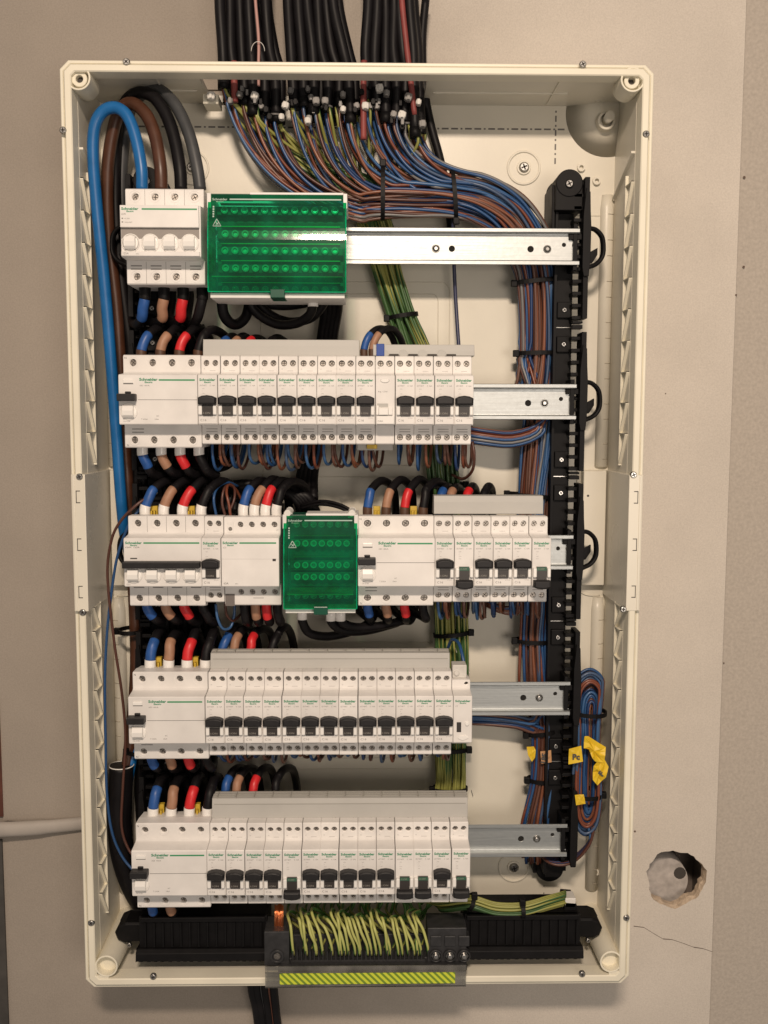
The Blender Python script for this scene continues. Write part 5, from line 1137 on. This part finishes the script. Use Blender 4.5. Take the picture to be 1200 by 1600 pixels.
# ------------------------------------------------------------------ bottom terminal holder
t = thing('terminal_holder', 'long black plastic terminal holder bar across the bottom of the box', 'terminal holder', (0, 100, -405))
for sx in (-1, 1):
    xa, xb = (-223, -93) if sx < 0 else (108, 227); zt_, zb_ = QZ(300, 1434, 135), QZ(300, 1503, 140)
    m_ = MB(); m_.box(xa, xb, 90, 132, zb_+6, zt_); m_.prism_x([(110, zb_+8), (136, zb_+12), (140, zb_+9), (141, zb_+1), (136, zb_), (110, zb_)], xa-2, xb+2)
    m_.box(xa+2, xb-2, 128, 135, zt_-5, zt_)
    ho = m_.build('holder_body', BLACK, t, bevel=.6)
    r = MB(); x = xa+6
    while x < xb-3: r.box(x, x+1.6, 131, 135.5, zb_+13, zt_-5); x += 9
    x = xa
    while x < xb-4: r.box(x, x+3.6, 120, 137, zb_-1.6, zb_); x += 8.5 if int(x) % 2 else 6.5
    r.build('holder_rib', BLACK, ho)
for (u, v, sx) in ((206, 1455, -1), (915, 1448, 1)):
    p = Q(u, v, 118); l = MB(); pol = [(p.x+a, p.z+b_) for a, b_ in ((sx*-16, 11), (sx*6, 11), (sx*13, 8), (sx*17, 0), (sx*14, -8), (sx*8, -11), (sx*-16, -10))]
    l.prism_z(pol, 96, 122, 0, inset=2); l.build('end_lug', BLACK, t, bevel=.6)
    s = screw_mb(p.x+sx*2, p.z-12.5, 122, 2.6); s.build('screw', [STEEL, HOLE], t)
q = MB(); p = Q(889, 1422, 118); q.prism_z([(p.x-9, p.z-12), (p.x+10, p.z-12), (p.x+6, p.z+11), (p.x-5, p.z+12)], 96, 124, 0, inset=1); q.build('end_bracket', BLACK, t)
t = thing('earth_terminal', 'dark grey earth terminal strip in the middle of the bottom holder', 'terminal block', (7, 130, -400))
xa, xb, zt_ = QX(413, 1460, 150), QX(729, 1460, 150), QZ(430, 1458, 150)
TG = mat('terminal_dark_grey', (.028, .028, .030), .4, noise=.3, nscale=150)
q = MB(); zl, zh = QZ(430, 1512, 155), QZ(430, 1454, 150)
q.box(xa, QX(452, 1460, 150), 120, 152, zl, zh); q.box(QX(668, 1460, 150), xb, 120, 150, zl, QZ(680, 1450, 150)); q.box(xa, xb, 118, 146, zl-1, QZ(500, 1500, 150)); q.box(xa, xb, 118, 128, zl, QZ(500, 1470, 140)); q.box(xa+14, xb, 140, 158, zl-3, zl+3)
q.build('terminal_body', TG, t, bevel=.8)
sl = MB(); x = QX(457, 1495, 150); x_e = QX(664, 1495, 150)
while x < x_e: sl.box(x, x+1.1, 140, 151, QZ(500, 1502, 150), QZ(500, 1486, 150)); x += 4.3
sl.box(QX(455, 1495, 150), x_e, 146, 150, QZ(500, 1503, 150)-.5, QZ(500, 1500, 150)); sl.build('slot_comb', TG, t)
s = MB(); p = Q(433, 1494, 152); s.ring(p.x, p.z, 150, 154, 7, 4.6, 1, 28, bev=.5); s.cyl(p.x, p.z, 150, 152.6, 3.2, 0, 18); s.build('clamp_screw', [DARKST, TG], t)
for (u, w_) in ((681, 1), (703, 2), (725, 3)):
    p = Q(u, 1493, 152); s = MB(); s.ring(p.x, p.z, 148, 154, 6.4, 4.9, 1, 26, bev=.5); s.cyl(p.x, p.z, 148, 153, 4.3, 0, 6, r1=4.3, smooth=False); s.cyl(p.x, p.z, 153, 155, 3.6, 0, 20, r1=2); s.build('clamp_bolt', [STEEL, TG], t)
    c = MB(); c.box(p.x-5.5, p.x+5.5, 140, 151.5, p.z+9, p.z+20); c.build('clamp_tower', TG, t, bevel=.8)
q = MB(); p = Q(436, 1440, 140); 
for k in range(9): x = p.x-4+k*1.0; q.tube([(x, 136+2*math.sin(k), p.z+16), (x, 141+1.5*math.sin(k*2), p.z+4), (x-.3, 141, p.z-8), (x, 138, p.z-14)], .75, 0, 6)
tag(q.build('copper_wire', COPPER), 'bare stranded copper conductor entering the left of the earth terminal', 'copper conductor')
t = thing('label_holder', 'clear plastic holder with a green and yellow striped strip over the bottom rim', 'label holder', (7, 160, -440))
a, b_ = Q(414, 1511, 160), Q(728, 1541, 160)
q = MB(); q.box(a.x, b_.x, 158.6, 160, b_.z, a.z); q.box(a.x, b_.x, 150, 160, b_.z-.3, b_.z+1); q.box(a.x, b_.x, 159.9, 161, a.z-6, a.z-5); q.build('clear_strip', CLEARC, t)
c, d = Q(437, 1521, 161), Q(711, 1536, 161); q = MB(); q.box(c.x, d.x, 161, 161.4, d.z, c.z); q.build('striped_strip', STRIPE, t)
q = MB(); e = Q(890, 1402, 112); q.box(e.x-7, e.x+4, 108, 124, e.z-5, e.z+5); q.box(e.x-9, e.x-2, 108, 118, e.z-14, e.z-5.2); tag(q.build('wire_connector', mat('clear_white', (.7, .68, .64), .2), bevel=.8), 'small translucent white wire connector above the right end of the black holder', 'connector')
# outgoing cable under the box
for k, (c_, dx) in enumerate(((SHEATH, -14), (SHEATH, -5), (SHEATH2, 3), (SHEATH, 9), (mat('rust_brown_sheath', (.13, .045, .025), .5), 15), (SHEATH, 24))):
    pts = [(404+dx*.8, 1500, 75), (406+dx*.9, 1545, 72), (412+dx*.8, 1580, 68), (418+dx*.8, 1640, 62), (420+dx*.8, 1720, 60)]
    cable('outgoing_cable', '%s cable leaving the bottom of the box' % ('black', 'black', 'grey', 'black', 'rust-brown', 'black')[k], 'cable', pts, 4.6 if c_ is SHEATH else 2.6, c_, 'cables leaving the bottom of the box')
